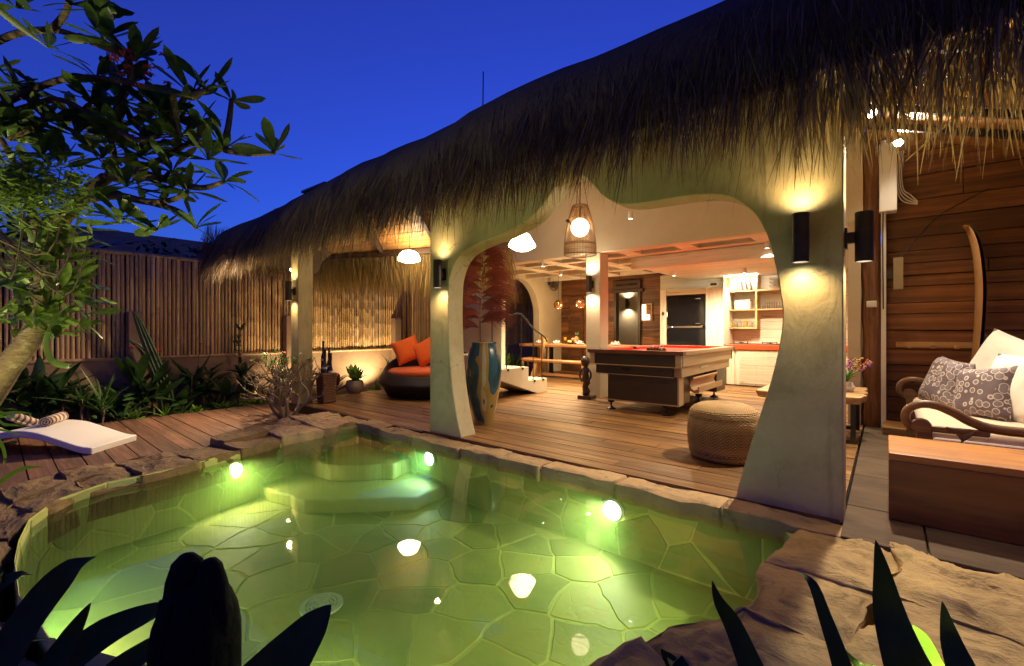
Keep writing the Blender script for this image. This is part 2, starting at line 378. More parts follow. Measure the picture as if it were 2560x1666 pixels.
# ground with the pool cut out of it, out to the horizon
mb = MB(); cx0, cy0 = -2.5, 1.6
ring = []
for i in range(len(POOL)):
    a = POOL[i]; b = POOL[(i+1) % len(POOL)]
    k = max(1, int(sqrt((a[0]-b[0])**2+(a[1]-b[1])**2)/.6))
    for t in range(k): ring.append((a[0]+(b[0]-a[0])*t/k, a[1]+(b[1]-a[1])*t/k))
vs = []; n = len(ring)
for fac in (1.04, 2.2, 8, 400):
    for p in ring:
        d = Vector((p[0]-cx0, p[1]-cy0)); d = d*fac if fac < 3 else d.normalized()*fac*2.2
        vs.append((cx0+d.x, cy0+d.y, -.24))
mb.add(vs, [(r*n+i, (r+1)*n+i, (r+1)*n+(i+1)%n, r*n+(i+1)%n) for r in range(3) for i in range(n)])
struct('ground', mb, m_soil, smooth=False)

# pool basin: the grout bed, then every flagstone on floor and walls
mb = MB(); N = len(POOL)
mb.add([(x, y, ZB) for x, y in POOL], [tuple(range(N-1, -1, -1))])
mb.add([(x, y, -.03) for x, y in POOL] + [(x, y, ZB) for x, y in POOL], [(i, (i+1)%N, N+(i+1)%N, N+i) for i in range(N)])
basin = struct('pool_basin', mb, m_grout, smooth=False, fixn=False)
R = random.Random(3)
def flag(name, ring3, nrm, h, parent, mat, inset=.005):
    c = Vector((0,0,0))
    for p in ring3: c += Vector(p)
    c /= len(ring3); k = len(ring3); vs = [Vector(p) for p in ring3]; nrm = Vector(nrm)
    top = []
    for p in vs:
        d = c-p; top.append(p + d.normalized()*min(inset, d.length*.3) + nrm*h)
    m2 = MB(); m2.add([p - c for p in vs + top], [tuple(range(k, 2*k))] + [(i, (i+1)%k, k+(i+1)%k, k+i) for i in range(k)])
    return ob(name, m2, mat, parent, smooth=False, fixn=False, loc=c)
def warp(p, z=0.): q = Vector((p[0]*2.3, p[1]*2.3, z)); return (p[0] + .07*mnoise.noise(q) + .02*mnoise.noise(q*3.1), p[1] + .07*mnoise.noise(q + Vector((7,3,1))) + .02*mnoise.noise(q*3.1 + Vector((4,4,4))))
seeds = scatter((-4.9, -.3, .05, 3.05), .22, R, 300, .8, 1.2)
for s, poly in cells(seeds, (-5.0, -.25, 0, 3.05), .017):
    if not inside(s, POOL): continue
    poly = [warp(q) for q in rough_ring(poly, R, .07, .005)]
    flag('flagstone', [(x, y, ZB+.001) for x, y in poly], (0,0,1), R.uniform(.002, .005), basin, m_poolstone)
per = [0.]
for i in range(N): a = POOL[i]; b = POOL[(i+1)%N]; per.append(per[-1] + sqrt((a[0]-b[0])**2+(a[1]-b[1])**2))
def perim(s):
    s = s % per[-1]
    for i in range(N):
        if s <= per[i+1]:
            a = Vector(POOL[i]); b = Vector(POOL[(i+1)%N]); d = (b-a); t = (s-per[i])/max(1e-6, per[i+1]-per[i]); p = a+d*t; return p, Vector((-d.y, d.x)).normalized()
seeds = scatter((0, per[-1], ZB, -.06), .20, R, 320, .7, 1.2)
for s, poly in cells(seeds, (0, per[-1], ZB+.01, -.045), .017):
    p, nn = perim(s[0]); poly = rough_ring(poly, R, .09, .012); r3 = []
    for q in poly:
        pp, _n = perim(max(.001, min(per[-1]-.001, q[0]))); r3.append((pp.x + nn.x*.003, pp.y + nn.y*.003, q[1]))
    flag('flagstone', r3, (nn.x, nn.y, 0), R.uniform(.002, .004), basin, m_poolstone)
# steps under water in the far corner
for i, (w, d, z0, z1) in enumerate(((1.55, 1.15, ZB, -.40), (1.0, .72, -.40, -.24))):
    P = [(-4.72, 2.94), (-4.72, 2.94-d), (-4.72+w*.55, 2.94-d*.92), (-4.72+w, 2.94-d*.35), (-4.72+w*.95, 2.94)]
    P = rough_ring(P, R, .12, .02); m2 = MB(); m2.prism(P, lambda x, y: (x, y, z0), lambda x, y: (x, y, z1)); ob('pool_step', m2, m_poolstone, basin, smooth=False, fixn=True, bevel=.02)

# water
m_water, nt, nn_, l_, p_ = _mat('pool_water'); nn_.remove(p_)
fr = nn_.new('ShaderNodeFresnel'); fr.inputs[0].default_value = 1.33
tr = nn_.new('ShaderNodeBsdfTransparent'); tr.inputs[0].default_value = (.74,.97,.58,1)
gl = nn_.new('ShaderNodeBsdfGlossy'); gl.inputs[1].default_value = .015
mx = nn_.new('ShaderNodeMixShader'); wv = _coords(nt, (1,1,1), False)
bp = _bump(nt, _noise(nt, wv, 2.6, 2, .4), .05, .02); l_.new(bp, gl.inputs['Normal']); l_.new(bp, fr.inputs['Normal'])
vp = nn_.new('ShaderNodeVolumePrincipled'); vp.inputs['Color'].default_value = (.46,.80,.22,1); vp.inputs['Density'].default_value = .55; vp.inputs['Anisotropy'].default_value = .4; vp.inputs['Absorption Color'].default_value = (.5,.85,.3,1); l_.new(vp.outputs[0], nn_['Material Output'].inputs[1])
l_.new(fr.outputs[0], mx.inputs[0]); l_.new(tr.outputs[0], mx.inputs[1]); l_.new(gl.outputs[0], mx.inputs[2]); l_.new(mx.outputs[0], nn_['Material Output'].inputs[0])
mb = MB(); mb.prism(POOL, lambda x, y: (cx0+(x-cx0)*1.004, cy0+(y-cy0)*1.004, ZB-.03), lambda x, y: (cx0+(x-cx0)*1.004, cy0+(y-cy0)*1.004, ZW)); struct('pool_water', mb, m_water, smooth=False, fixn=True)

# ------------------------------------------------------------------ rocks round the pool
tex_lump = bpy.data.textures.new('rock_lumps', 'CLOUDS'); tex_lump.noise_scale = .30; tex_lump.noise_depth = 4; tex_lump.noise_type = 'SOFT_NOISE'
tex_chip = bpy.data.textures.new('rock_chips', 'CLOUDS'); tex_chip.noise_scale = .06; tex_chip.noise_depth = 2; tex_chip.noise_type = 'HARD_NOISE'
def rock(name, poly, z0, z1, seed, mat, parent=None, amp=.022, dome=.02):
    Rk = random.Random(seed); _c = Vector((sum(p[0] for p in poly)/len(poly), sum(p[1] for p in poly)/len(poly))); poly = [tuple(_c + (Vector(p)-_c)*(1.035 if amp > .02 else 1.0)) for p in poly]; poly = rough_ring(poly, Rk, .11, .02)
    c = Vector((sum(p[0] for p in poly)/len(poly), sum(p[1] for p in poly)/len(poly)))
    k = len(poly); rings = [(1.0, z0), (1.01, z0+(z1-z0)*.55), (1.0, z1-.018), (.985, z1-.002), (.88, z1), (.72, z1+dome*.5), (.58, z1+dome*.7), (.45, z1+dome), (.3, z1+dome), (.15, z1+dome)]
    vs = []
    for s, z in rings:
        for p in poly:
            q = c + (Vector(p)-c)*s; vs.append(Vector((q.x, q.y, z)))
    vs.append(Vector((c.x, c.y, z1+dome)))
    for i, p in enumerate(vs):
        a = amp*(.4 if i < k else 1.)
        q = Vector((p.x*2.1, p.y*2.1, p.z*2.1 + seed)); h = mnoise.fractal(q, 1.0, 2.0, 4); ly = mnoise.fractal(Vector((p.x*1.2+seed, p.y*5., p.z*8)), 1., 2., 3)
        p.z += (a*h*.7 + a*.5*(math.floor(ly*4)/4) + a*.35*math.floor(h*5)/5) if i >= 2*k else 0
        if i >= k: p.x += a*.6*mnoise.noise(q*2.7); p.y += a*.6*mnoise.noise(q*2.7 + Vector((9,9,9)))
    c3 = Vector((c.x, c.y, z0)); vs = [p - c3 for p in vs]
    m2 = MB(); L = len(rings)
    m2.add(vs, [(r*k+i, r*k+(i+1)%k, (r+1)*k+(i+1)%k, (r+1)*k+i) for r in range(L-1) for i in range(k)] + [((L-1)*k+i, (L-1)*k+(i+1)%k, L*k) for i in range(k)])
    o = ob(name, m2, mat, parent, smooth=True, angle=180, fixn=True, loc=c3)
    sb_ = o.modifiers.new('fine', 'SUBSURF'); sb_.subdivision_type = 'SIMPLE'; sb_.levels = sb_.render_levels = 2
    for tx_, st_ in ((tex_lump, .05), (tex_chip, .018)):
        dm = o.modifiers.new('relief', 'DISPLACE'); dm.texture = tx_; dm.strength = st_*(1. if amp > .02 else .55); dm.mid_level = .5; dm.texture_coords = 'GLOBAL'
    return o
# straight coping along the pavilion
edge = thing('pool_coping', 'rough stone coping between the pool and the pavilion deck', 'coping', (-2.5, 3.04, 0))
x = -5.25; i = 0
while x < -.22:
    w = R.uniform(.42, .72); x1 = min(x+w, -.17)
    if -.17-x1 < .15: x1 = -.17
    j = R.uniform(-.015, .02)
    o = rock('coping_stone', [(x+.004, 2.92+j), (x1-.004, 2.92+j+R.uniform(-.01,.01)), (x1-.004, 3.135), (x+.004, 3.135)], -.13, -.012+R.uniform(-.006,.012), 20+i, m_coping, None, amp=.014, dome=.006)
    o.parent = edge; o.matrix_parent_inverse = BASE[edge.name].inverted(); x = x1; i += 1
# natural rocks on the garden side
inner = [(-4.80,2.94),(-4.72,2.5),(-4.66,2.05),(-4.53,1.62),(-4.43,1.25),(-4.33,.88),(-4.28,.55),(-4.0,.27),(-3.6,.16),(-3.1,.11)]
outer = [(-5.62,3.04),(-5.66,2.55),(-5.30,2.05),(-5.12,1.55),(-5.12,1.2),(-5.12,.85),(-5.05,.50),(-4.78,.15),(-4.2,-.25),(-3.3,-.45)]
bank = thing('rock_bank', 'brown mossy rocks between the pool and the sunken plank deck', 'rocks', (-4.9, 1.5, -.24))
i = 0
for k in range(len(inner)-1):
    a, b, c_, d = inner[k], inner[k+1], outer[k+1], outer[k]
    f = R.uniform(.42, .6)
    m1 = (a[0]+(d[0]-a[0])*f, a[1]+(d[1]-a[1])*f); m2_ = (b[0]+(c_[0]-b[0])*f, b[1]+(c_[1]-b[1])*f)
    zt = .015 if k < 3 else -.03
    for quad, dz in (([a, b, m2_, m1], -.01), ([m1, m2_, c_, d], .0)):
        o = rock('rock', quad, -.26, zt + dz + R.uniform(-.02, .02), 60+i, m_coping if k < 2 else m_rock_dark, None, amp=.035, dome=.008)
        o.parent = bank; o.matrix_parent_inverse = BASE[bank.name].inverted(); i += 1
# big pale rocks beside the verandah
rocks = thing('rock_shelf', 'big pale layered sandstone rocks below the verandah bench', 'rocks', (0, 2.0, -.24))
for i, (P, zt) in enumerate((
    ([(-.38,2.93),(-.39,2.75),(-.43,2.42),(-.02,2.45),(.05,2.75),(-.02,3.10),(-.19,3.13)], -.03),
    ([(-.44,2.40),(-.43,2.0),(-.28,1.93),(-.12,1.92),(-.02,2.43)], -.02),
    ([(-.44,1.98),(-.60,1.73),(-.66,1.52),(-.2,1.35),(-.05,1.6),(-.11,1.90),(-.3,1.93)], -.02),
    ([(-.67,1.50),(-.78,1.25),(-1.22,.85),(-.8,.55),(-.3,.85),(-.2,1.33)], -.03),
    ([(.0,2.44),(.07,2.75),(.0,3.09),(.26,2.94),(.5,3.05),(.66,2.6),(.42,2.3)], .0),
    ([(.0,2.41),(-.10,1.90),(.1,1.58),(.5,1.8),(.42,2.28)], .01),
    ([(-.04,1.62),(-.18,1.35),(-.27,.88),(.3,.8),(.55,1.75),(.12,1.56)], .0),
    ([(.52,1.82),(.44,2.28),(.68,2.58),(1.3,2.6),(1.3,1.6),(.6,1.5)], .03),
    ([(.52,3.06),(.68,2.62),(1.4,2.65),(1.5,3.1)], -.01),
    ([(-1.25,.82),(-1.9,.36),(-2.4,.14),(-3.05,.08),(-3.0,-.6),(-1.2,-.5),(-.82,.52)], -.05))):
    o = rock('rock', P, -.26, zt, 140+i, m_rock if i != 9 else m_rock_dark, None, amp=.05, dome=.015)
    o.parent = rocks; o.matrix_parent_inverse = BASE[rocks.name].inverted()

# ------------------------------------------------------------------ decks
deck = thing('main_deck', 'polished brown plank floor running through the pavilion', 'deck', (-3.6, 6.6, -.05))
dk_bed = MB(); dk_bed.box(-7.02, -.2, 3.15, 10.6, -.2, -.04); ob('deck_frame', dk_bed, m_dark_soil, deck, smooth=False, world=True)
y = 3.142; r_ = 0
while y < 10.3:
    w = R.uniform(.135, .165); x = -7.0; 
    x_end = -.2 if y < 6.5 else -.15
    if r_ == 0: pass
    while x < x_end - .05:
        L = R.uniform(1.7, 3.4); x1 = x + L
        if x_end - x1 < .8: x1 = x_end
        m2 = MB(); h = R.uniform(-.003, .003); m2.box(-(x1-x)/2+.002, (x1-x)/2-.002, -w/2+.0035, w/2-.0035, -.035, h)
        o = ob('plank', m2, m_deck, deck, smooth=False); o.location = (x+(x1-x)/2+3.6, y+w/2-6.6, .05); x = x1
    y += w; r_ += 1
m2 = MB(); m2.box(-7.02, -3.8, 3.10, 3.14, -.22, -.004); ob('edge_board', m2, m_dark_wood, deck, smooth=False, world=True)
low = thing('sunken_deck', 'sunken red-brown plank deck between the pool rocks and the planting bed', 'deck', (-6.4, 1.0, -.24))
y = -1.6
while y < 3.05:
    w = R.uniform(.16, .20); m2 = MB(); m2.box(-1.36, 1.36, -w/2+.005, w/2-.005, -.03, R.uniform(-.003,.003))
    o = ob('plank', m2, m_deck_low, low, smooth=False); o.location = (R.uniform(-.02,.0), y+w/2-1.0, .12); o.rotation_euler = (0,0,radians(-1.5)); y += w
# slate paving in front of the daybed
pav = thing('slate_paving', 'dark slate slabs laid beside the plank floor', 'paving', (.6, 4.6, -.02))
m2 = MB(); m2.box(-.19, 2.6, 2.9, 6.6, -.2, -.035); ob('mortar_bed', m2, m_dark_soil, pav, smooth=False, world=True)
xs = [-.19, .16, .72, 1.35, 1.9, 2.6]
for i in range(5):
    y = 2.92
    while y < 6.55:
        L = R.uniform(.55, .95); y1 = min(y+L, 6.58); m2 = MB(); m2.box(xs[i]+.004, xs[i+1]-.004, y+.004, y1-.004, -.04, R.uniform(-.008, -.002))
        ob('slab', m2, m_slate, pav, smooth=False, world=True, bevel=.006); y = y1
# planting bed along the fence
mb = MB(); mb.grid(lambda u, v: (-8.62+.95*u, -1.8+12.0*v, -.17 + .03*mnoise.noise(Vector((u*4, v*30, 0)))), 8, 60); struct('planting_bed', mb, m_soil)

# ------------------------------------------------------------------ bamboo fence
def BAMBOO():
    m, nt, n, l, p = _mat('bamboo'); vec = _coords(nt, (8, 8, 1.2)); f = _noise(nt, vec, 2., 5); col = _ramp(nt, f, [(.3, (.36,.21,.09)), (.55, (.54,.35,.16)), (.75, (.64,.45,.22))])
    v2 = _coords(nt, (2, 2, 3)); col = _mixc(nt, col, (.16,.085,.04), _ramp(nt, _noise(nt, v2, 2.2, 5), [(.55, (0,0,0)), (.78, (.75,.75,.75))])); col = _vary(nt, col, .3)
    l.new(col, p.inputs['Base Color']); p.inputs['Roughness'].default_value = .5; return m
m_bamboo = BAMBOO()
fence = thing('bamboo_fence', 'tall fence of upright bamboo canes on a low brown wall', 'fence', (-8.6, 5.0, -.2))
culms = []
for k in range(5):
    Rk = random.Random(k+50); prof = [(.0225, 0.)]; z = 0
    z = Rk.uniform(.1, .3)
    while z < 1.5:
        prof += [(.0228, z-.012), (.026, z-.004), (.0212, z+.002), (.0255, z+.008), (.0225, z+.02)]; z += Rk.uniform(.24, .36)
    prof.append((.022, 1.55)); mm = MB(); mm.lathe(prof, 8); culms.append(mm.mesh('cane', True, 60))
y = -1.6; 
while y < 12.6:
    s = R.uniform(.85, 1.15); o = link('cane', R.choice(culms), m_bamboo, fence, loc=(R.uniform(-.012,.012), y-5.0, .86), rot=(R.uniform(-.006,.006), R.uniform(-.006,.006), R.uniform(0,6)), scale=(s, s, 1.)); y += .0455*s + R.uniform(.002, .009)
mb = MB(); mb.box(-8.72, -8.56, -1.8, 12.7, -.24, .63); ob('low_wall', mb, m_lowwall, fence, smooth=False, world=True)
for nm, z, r_ in (('bottom_rail', .655, .024), ('top_rail', 2.2, .03)):
    mb = MB(); mb.tube([(-8.56 if z < 1 else -8.6, -1.8+.9*i, z) for i in range(17)], [r_*(1+.06*(i%2)) for i in range(17)], 8); ob(nm, mb, m_bamboo, fence, world=True)
mb = MB(); mb.box(-8.70, -8.64, -1.8, 12.7, .6, 2.2); ob('gap_shade_sheet', mb, M('fence_shade', (.05,.032,.02), rough=.9), fence, smooth=False, world=True)  # dark sheet behind the canes stands in for shade in the gaps
for yy in (-.6, 1.62, 3.85, 6.22, 8.9):
    mb = MB(); mb.box(-8.58, -8.42, yy-.085, yy+.085, -.24, 1.34); ob('post', mb, m_lowwall, fence, smooth=False, world=True, bevel=.008)
# ================================================================== THE PAVILION
pav_root = thing('thatched_pavilion', 'open thatched pavilion with a wavy plaster arch facing the pool', 'building', (-3.5, 5.0, 0))
def part(name, mb, mat, parent=None, **k): return ob(name, mb, mat, parent or pav_root, world=True, **k)
def part2(name, mb, mat, parent, **k):      # a piece of a part; parts sit at the root's frame
    o = ob(name, mb, mat, parent, **k); o.matrix_parent_inverse = Matrix.Identity(4); return o
def frame(name):                             # an empty part that carries boards
    e = bpy.data.objects.new(name, None); COL.objects.link(e); e.empty_display_size = .1; e.parent = pav_root; e.matrix_parent_inverse = BASE[pav_root.name].inverted()
    BASE[e.name] = Matrix.Identity(4); return e

# front wall with the wavy opening
arch = [(-3.25,0),(-3.32,.22),(-3.39,.55),(-3.43,.95),(-3.44,1.37),(-3.41,1.62),(-3.29,1.80),(-3.08,1.885),(-2.75,1.94),(-2.48,2.01),(-2.31,2.10),(-2.2,2.20),(-2.09,2.305),(-1.97,2.34),
        (-1.87,2.305),(-1.79,2.23),(-1.70,2.125),(-1.60,2.045),(-1.48,2.005),(-1.31,1.992),(-1.13,1.99),(-.94,1.975),(-.79,1.935),(-.69,1.865),(-.61,1.76),(-.555,1.62),(-.52,1.46),(-.495,1.3),(-.482,1.15),
        (-.50,.98),(-.54,.78),(-.60,.56),(-.66,.34),(-.72,.11),(-.745,-.02)]
av = [(p.x, p.y) for p in catmull([(a, b, 0) for a, b in arch], 4)]
wallpoly = [(-3.72,-.02), (-3.72,2.62), (-.185,2.62), (-.185,-.02)] + av[::-1]
mb = MB(); mb.prism(wallpoly, lambda x, z: (x, 3.15, z), lambda x, z: (x, 3.36, z)); part('arched_front_wall', mb, m_plaster, smooth=True, angle=30, fixn=True, bevel=.008)
mb = MB(); mb.box(-6.79, -6.57, 3.10, 3.32, -.02, 2.75); part('corner_pillar', mb, m_plaster, smooth=False, bevel=.01)

# thatched roof: one thick body swept along the eave and round the hip
EY = 2.25; XL = -7.75
prof = [(.62,2.52),(.30,2.30),(.16,2.16),(.05,2.12),(.0,2.22),(.0,2.36),(.05,2.50),(.16,2.64),(.33,2.76),(.55,2.865),(.85,3.02),(1.05,3.10),(1.9,3.52),(3.2,4.2),(4.3,4.8)]
path = [(x_, EY) for x_ in [3.6 - .24*i for i in range(48)] if x_ > XL+.25] + [(XL+.10, EY+.02), (XL+.02, EY+.10)] + [(XL, EY+.25+.24*i) for i in range(7)]
def hump(x, q, z):
    up = .075/(1+math.exp(-(x+2.45)*9)) + .02*mnoise.noise(Vector((x*.9, q*2, 1.3))) + .02*mnoise.noise(Vector((x*3.1, q*3, 5))) - .15*min(1, max(0, (-4.0-x)/2.5))
    return z + (up if z > 2.3 else up*.4)
vs = []; 
for (x_, y_) in path:
    for (q, z) in prof:
        if y_ < EY+.01 and x_ > XL+.2: 
            qq = q if x_ > -4.9 else min(q, 1.05)
            if x_ <= -4.9: z = min(z, 3.10)
            X, Y = x_, EY+qq
        elif x_ <= XL+.001: z = min(z, 3.10); X, Y = XL+min(q, 1.0), y_ + (0 if y_ > EY+1. else max(0, q-(y_-EY))*.0)
        else: z = min(z, 3.10); X, Y = XL+.05+min(q, 1.0), EY+.05+min(q, 1.0)
        if x_ > XL+.2 and X - XL < q and x_ < XL+1.1: X = max(X, XL+q*.9) if q < 1.05 else max(X, XL+1.0)
        if x_ <= XL+.001 and Y - EY < q: Y = EY + min(q, 1.0)
        vs.append((X, Y, hump(X, q, z)))
k = len(prof); mb = MB(); mb.add(vs, [(i*k+j, (i+1)*k+j, (i+1)*k+j+1, i*k+j+1) for i in range(len(path)-1) for j in range(k-1)])
roof = part('thatch_roof', mb, m_thatch, smooth=True, angle=180, fixn=True)
# straw blades in thousands, as one mass
def straw_mass(name, n, src, mat, parent, seed, segs=3):
    Rs = random.Random(seed); V = []; F = []
    for _ in range(n):
        p, d, L, w, droop = src(Rs); side = Vector((Rs.uniform(-1,1), Rs.uniform(-1,1), Rs.uniform(-.3,.3))).normalized(); o = len(V)
        d = Vector(d).normalized(); q = Vector(p); st = L/segs; wob = Vector((Rs.gauss(0,.05), Rs.gauss(0,.05), 0))
        for i in range(segs+1):
            t = i/segs; ww = w*(1-.85*t*t)*(.6+.4*min(1, t*3)); V.append(tuple(q - side*ww/2)); V.append(tuple(q + side*ww/2))
            d = (d + Vector((0,0,-1))*droop + wob*.6).normalized(); q = q + d*st
        F += [(o+2*i, o+2*i+1, o+2*i+3, o+2*i+2) for i in range(segs)]
    me = bpy.data.meshes.new(name); me.from_pydata(V, [], F); me.update(); o = link(name, me, mat, parent, kind='stuff'); o.matrix_parent_inverse = Matrix.Identity(4); return o
def lip(Rs, x=None):
    x = Rs.uniform(-7.6, 3.2) if x is None else x
    return x
def src_top(Rs):       # shaggy roof slope and lip
    x = Rs.uniform(-7.7, 3.0); t = Rs.random(); j = 5+t*5.5; a = prof[int(j)]; b = prof[int(j)+1]; f = j-int(j); q = a[0]+(b[0]-a[0])*f; z = a[1]+(b[1]-a[1])*f
    x = max(x, XL+q*.8); sl = Vector((0, -(b[0]-a[0]), -(b[1]-a[1]))).normalized()
    d = (Rs.gauss(0,.12) + .5*mnoise.noise(Vector((x*3.6, q*2.2, 2))), sl.y*.85, sl.z - .2); return (x, EY+q+.02, hump(x, q, z)-.025), d, Rs.uniform(.16,.36), Rs.uniform(.004,.008), .2
def src_lip(Rs):       # the hanging face of the eave
    x = Rs.uniform(-7.75, 3.2); z = Rs.uniform(2.12, 2.58); y = EY + (0 if z < 2.36 else (z-2.36)*.36 if z < 2.5 else .05+(z-2.5)*.79) + Rs.uniform(-.015, .09)
    L = Rs.uniform(.16,.42); return (x, y, hump(x, 0, z)), (Rs.gauss(0,.15) + .65*mnoise.noise(Vector((x*4.2, z*3, 8))), -.30+Rs.gauss(0,.12) + .35*mnoise.noise(Vector((x*5, z*4, 3))), -1), L*(1+.5*mnoise.noise(Vector((x*6, z*5, 1)))), Rs.uniform(.0035,.009), .12
def src_fringe(Rs):    # what hangs lowest
    x = Rs.uniform(-7.7, 3.2); z = Rs.uniform(2.08, 2.26); y = EY + Rs.uniform(.0, .26); r = Rs.random()
    cl = mnoise.noise(Vector((x*2.6, 3.3, 0))); L = (.13 + .13*Rs.random() + .07*cl) * (1 + .35*max(0, x+.6)); L += .22*(r > .965)
    return (x, y, z), (Rs.gauss(0,.14) + .6*mnoise.noise(Vector((x*6, 1, 8))), -.1+Rs.gauss(0,.2), -1), L, Rs.uniform(.003,.0075), .16
def src_hip(Rs):       # round the left corner
    y = Rs.uniform(EY, EY+1.3); z = Rs.uniform(2.06, 2.62); x = XL + Rs.uniform(-.04, .14) + (.0 if z < 2.45 else (z-2.45)*.8)
    return (x, y, z), (-.3+Rs.gauss(0,.16), Rs.gauss(0,.2), -1), Rs.uniform(.16,.42), Rs.uniform(.004,.008), .12
straw_mass('roof_straw', 15000, src_top, m_straw, roof, 11)
straw_mass('eave_straw', 17000, src_lip, m_straw, roof, 12)
straw_mass('eave_fringe', 6500, src_fringe, m_straw_gold, roof, 13)
def src_right(Rs):     # long golden fringe over the verandah
    x = Rs.uniform(-.35, 1.7); y = EY + Rs.uniform(-.02, .24); L = Rs.uniform(.22,.42)+.18*max(0,min(1,x+.1))*Rs.random(); return (x, y, Rs.uniform(2.06,2.26)), (Rs.gauss(0,.16), -.05+Rs.gauss(0,.16), -1), L, Rs.uniform(.005,.011), .16
straw_mass('verandah_fringe', 1300, src_right, m_straw_gold, roof, 15, 4)
straw_mass('hip_straw', 2600, src_hip, m_straw, roof, 14)
# the long loose straws one can pick out
Rs = random.Random(77)
for i in range(95):
    if i < 58: x = Rs.uniform(-.2, 1.6); L = Rs.uniform(.28, .62)*(.75 + .25*min(1, max(0, x)))
    else: x = Rs.uniform(-6.8, -.2); L = Rs.uniform(.28, .48)
    y = EY + Rs.uniform(-.02, .2); p0 = Vector((x, y, 2.12 + Rs.uniform(0,.12))); dx = Rs.gauss(0, .10); dy = Rs.gauss(-.04, .08); kink = Rs.uniform(.3, .8); kx = Rs.gauss(0, .09)
    pts = []
    for j in range(7):
        t = j/6; pts.append(p0 + Vector((dx*t + (kx*(t-kink) if t > kink else 0), dy*t, -L*t)))
    w = Rs.uniform(.008, .018)*(1.0 if x > -.2 else .6); mb = MB(); mb.blade([p - p0 for p in pts], [w*(.5+.5*min(1,4*j/6))*(1-.8*(j/6)**3) for j in range(7)], (1, .4, 0), fold=.12)
    o = ob('straw', mb, m_straw_gold, roof, loc=p0); o.matrix_parent_inverse = Matrix.Identity(4)

# back slope of the walkway roof on the left: boards, plate beam, rafters, inner fringe
A1 = Vector((-8.25, 4.05, 2.445)); A2 = Vector((-4.65, 5.48, 2.445)); up1 = Vector((-7.5, 3.15, 2.98)); up2 = Vector((-4.3, 3.7, 3.15))
for i in range(7):
    t0 = i/7; t1 = (i+.94)/7; a0 = A1.lerp(up1, t0); a1 = A1.lerp(up1, t1); b0 = A2.lerp(up2, t0); b1 = A2.lerp(up2, t1); dz = Vector((0,0,.02))
    mb = MB(); mb.add([a0,b0,b1,a1,a0+dz,b0+dz,b1+dz,a1+dz], [(0,1,2,3),(7,6,5,4),(0,4,5,1),(1,5,6,2),(2,6,7,3),(3,7,4,0)]); part('ceiling_board', mb, m_ceil_wood, smooth=False, fixn=True)
mb = MB(); mb.bar(A1+Vector((-.1,-.02,-.05)), A2+Vector((.1,-.02,-.05)), .07, .09); part('plate_beam', mb, m_dark_wood, smooth=False)
for t in (.12, .42, .70, .95):
    a = A1.lerp(A2, t); b = up1.lerp(up2, min(1, t+.12)); mb = MB(); mb.bar(a+Vector((0,0,-.03)), b+Vector((0,0,-.05)), .055, .08); part('rafter', mb, m_dark_wood, smooth=False)
bdir = (A2-A1).normalized(); bn = Vector((-bdir.y, bdir.x, 0))
def src_back(Rs):
    t = Rs.random(); p = A1.lerp(A2, t) + bn*Rs.uniform(.05, .35) + Vector((0,0,Rs.uniform(-.22,.10)))
    L = Rs.uniform(.36,.64) + (.16*Rs.random() if t > .55 else 0); return p, (bn.x*.35+Rs.gauss(0,.2), bn.y*.35+Rs.gauss(0,.2), -1), L, Rs.uniform(.005,.010), .14
straw_mass('back_eave_straw', 11000, src_back, m_straw_gold, roof, 21)
def src_side(Rs):      # thatch seen through the dining arch
    y = Rs.uniform(7.2, 12.2); return (-7.6+Rs.uniform(-.12,.12), y, Rs.uniform(2.1,2.8)), (-.3+Rs.gauss(0,.2), Rs.gauss(0,.2), -1), Rs.uniform(.25,.55), Rs.uniform(.008,.015), .14
straw_mass('side_eave_straw', 6500, src_side, m_straw_gold, roof, 22)

# ceiling boards under the main slope (seen through the top of the arch)
for i in range(26):
    y0 = 3.4 + i*.3; z0 = 2.66 + (y0-3.4)*.30; mb = MB(); a = Vector((-4.3 if y0 < 5 else -7.0, y0, z0)); b = Vector((-.2, y0, z0)); c = Vector((0, .29, .29*.30)); d = Vector((0,0,.02))
    mb.add([a,b,b+c,a+c,a+d,b+d,b+c+d,a+c+d], [(0,1,2,3),(7,6,5,4),(0,4,5,1),(1,5,6,2),(2,6,7,3),(3,7,4,0)]); part('ceiling_board', mb, m_ceil_wood, smooth=False, fixn=True)
# right wing ceiling: boards running back, falling to the right, with dark battens
for i in range(22):
    x0 = -.32 + i*.14; z0 = 3.22 - .37*x0; mb = MB(); a = Vector((x0, 3.95, z0)); b = Vector((x0+.135, 3.95, z0-.37*.135)); c = Vector((0, 2.75, 0)); d = Vector((0,0,.02))
    mb.add([a,b,b+c,a+c,a+d,b+d,b+c+d,a+c+d], [(0,1,2,3),(7,6,5,4),(0,4,5,1),(1,5,6,2),(2,6,7,3),(3,7,4,0)]); part('ceiling_board', mb, m_ceil_wood_y, smooth=False, fixn=True)
for yy in (4.4, 5.0, 5.6, 6.1):
    mb = MB(); mb.bar((-.35, yy, 3.18+.37*.35), (2.7, yy, 3.18-.37*2.7), .05, .06); part('batten', mb, m_black, smooth=False)

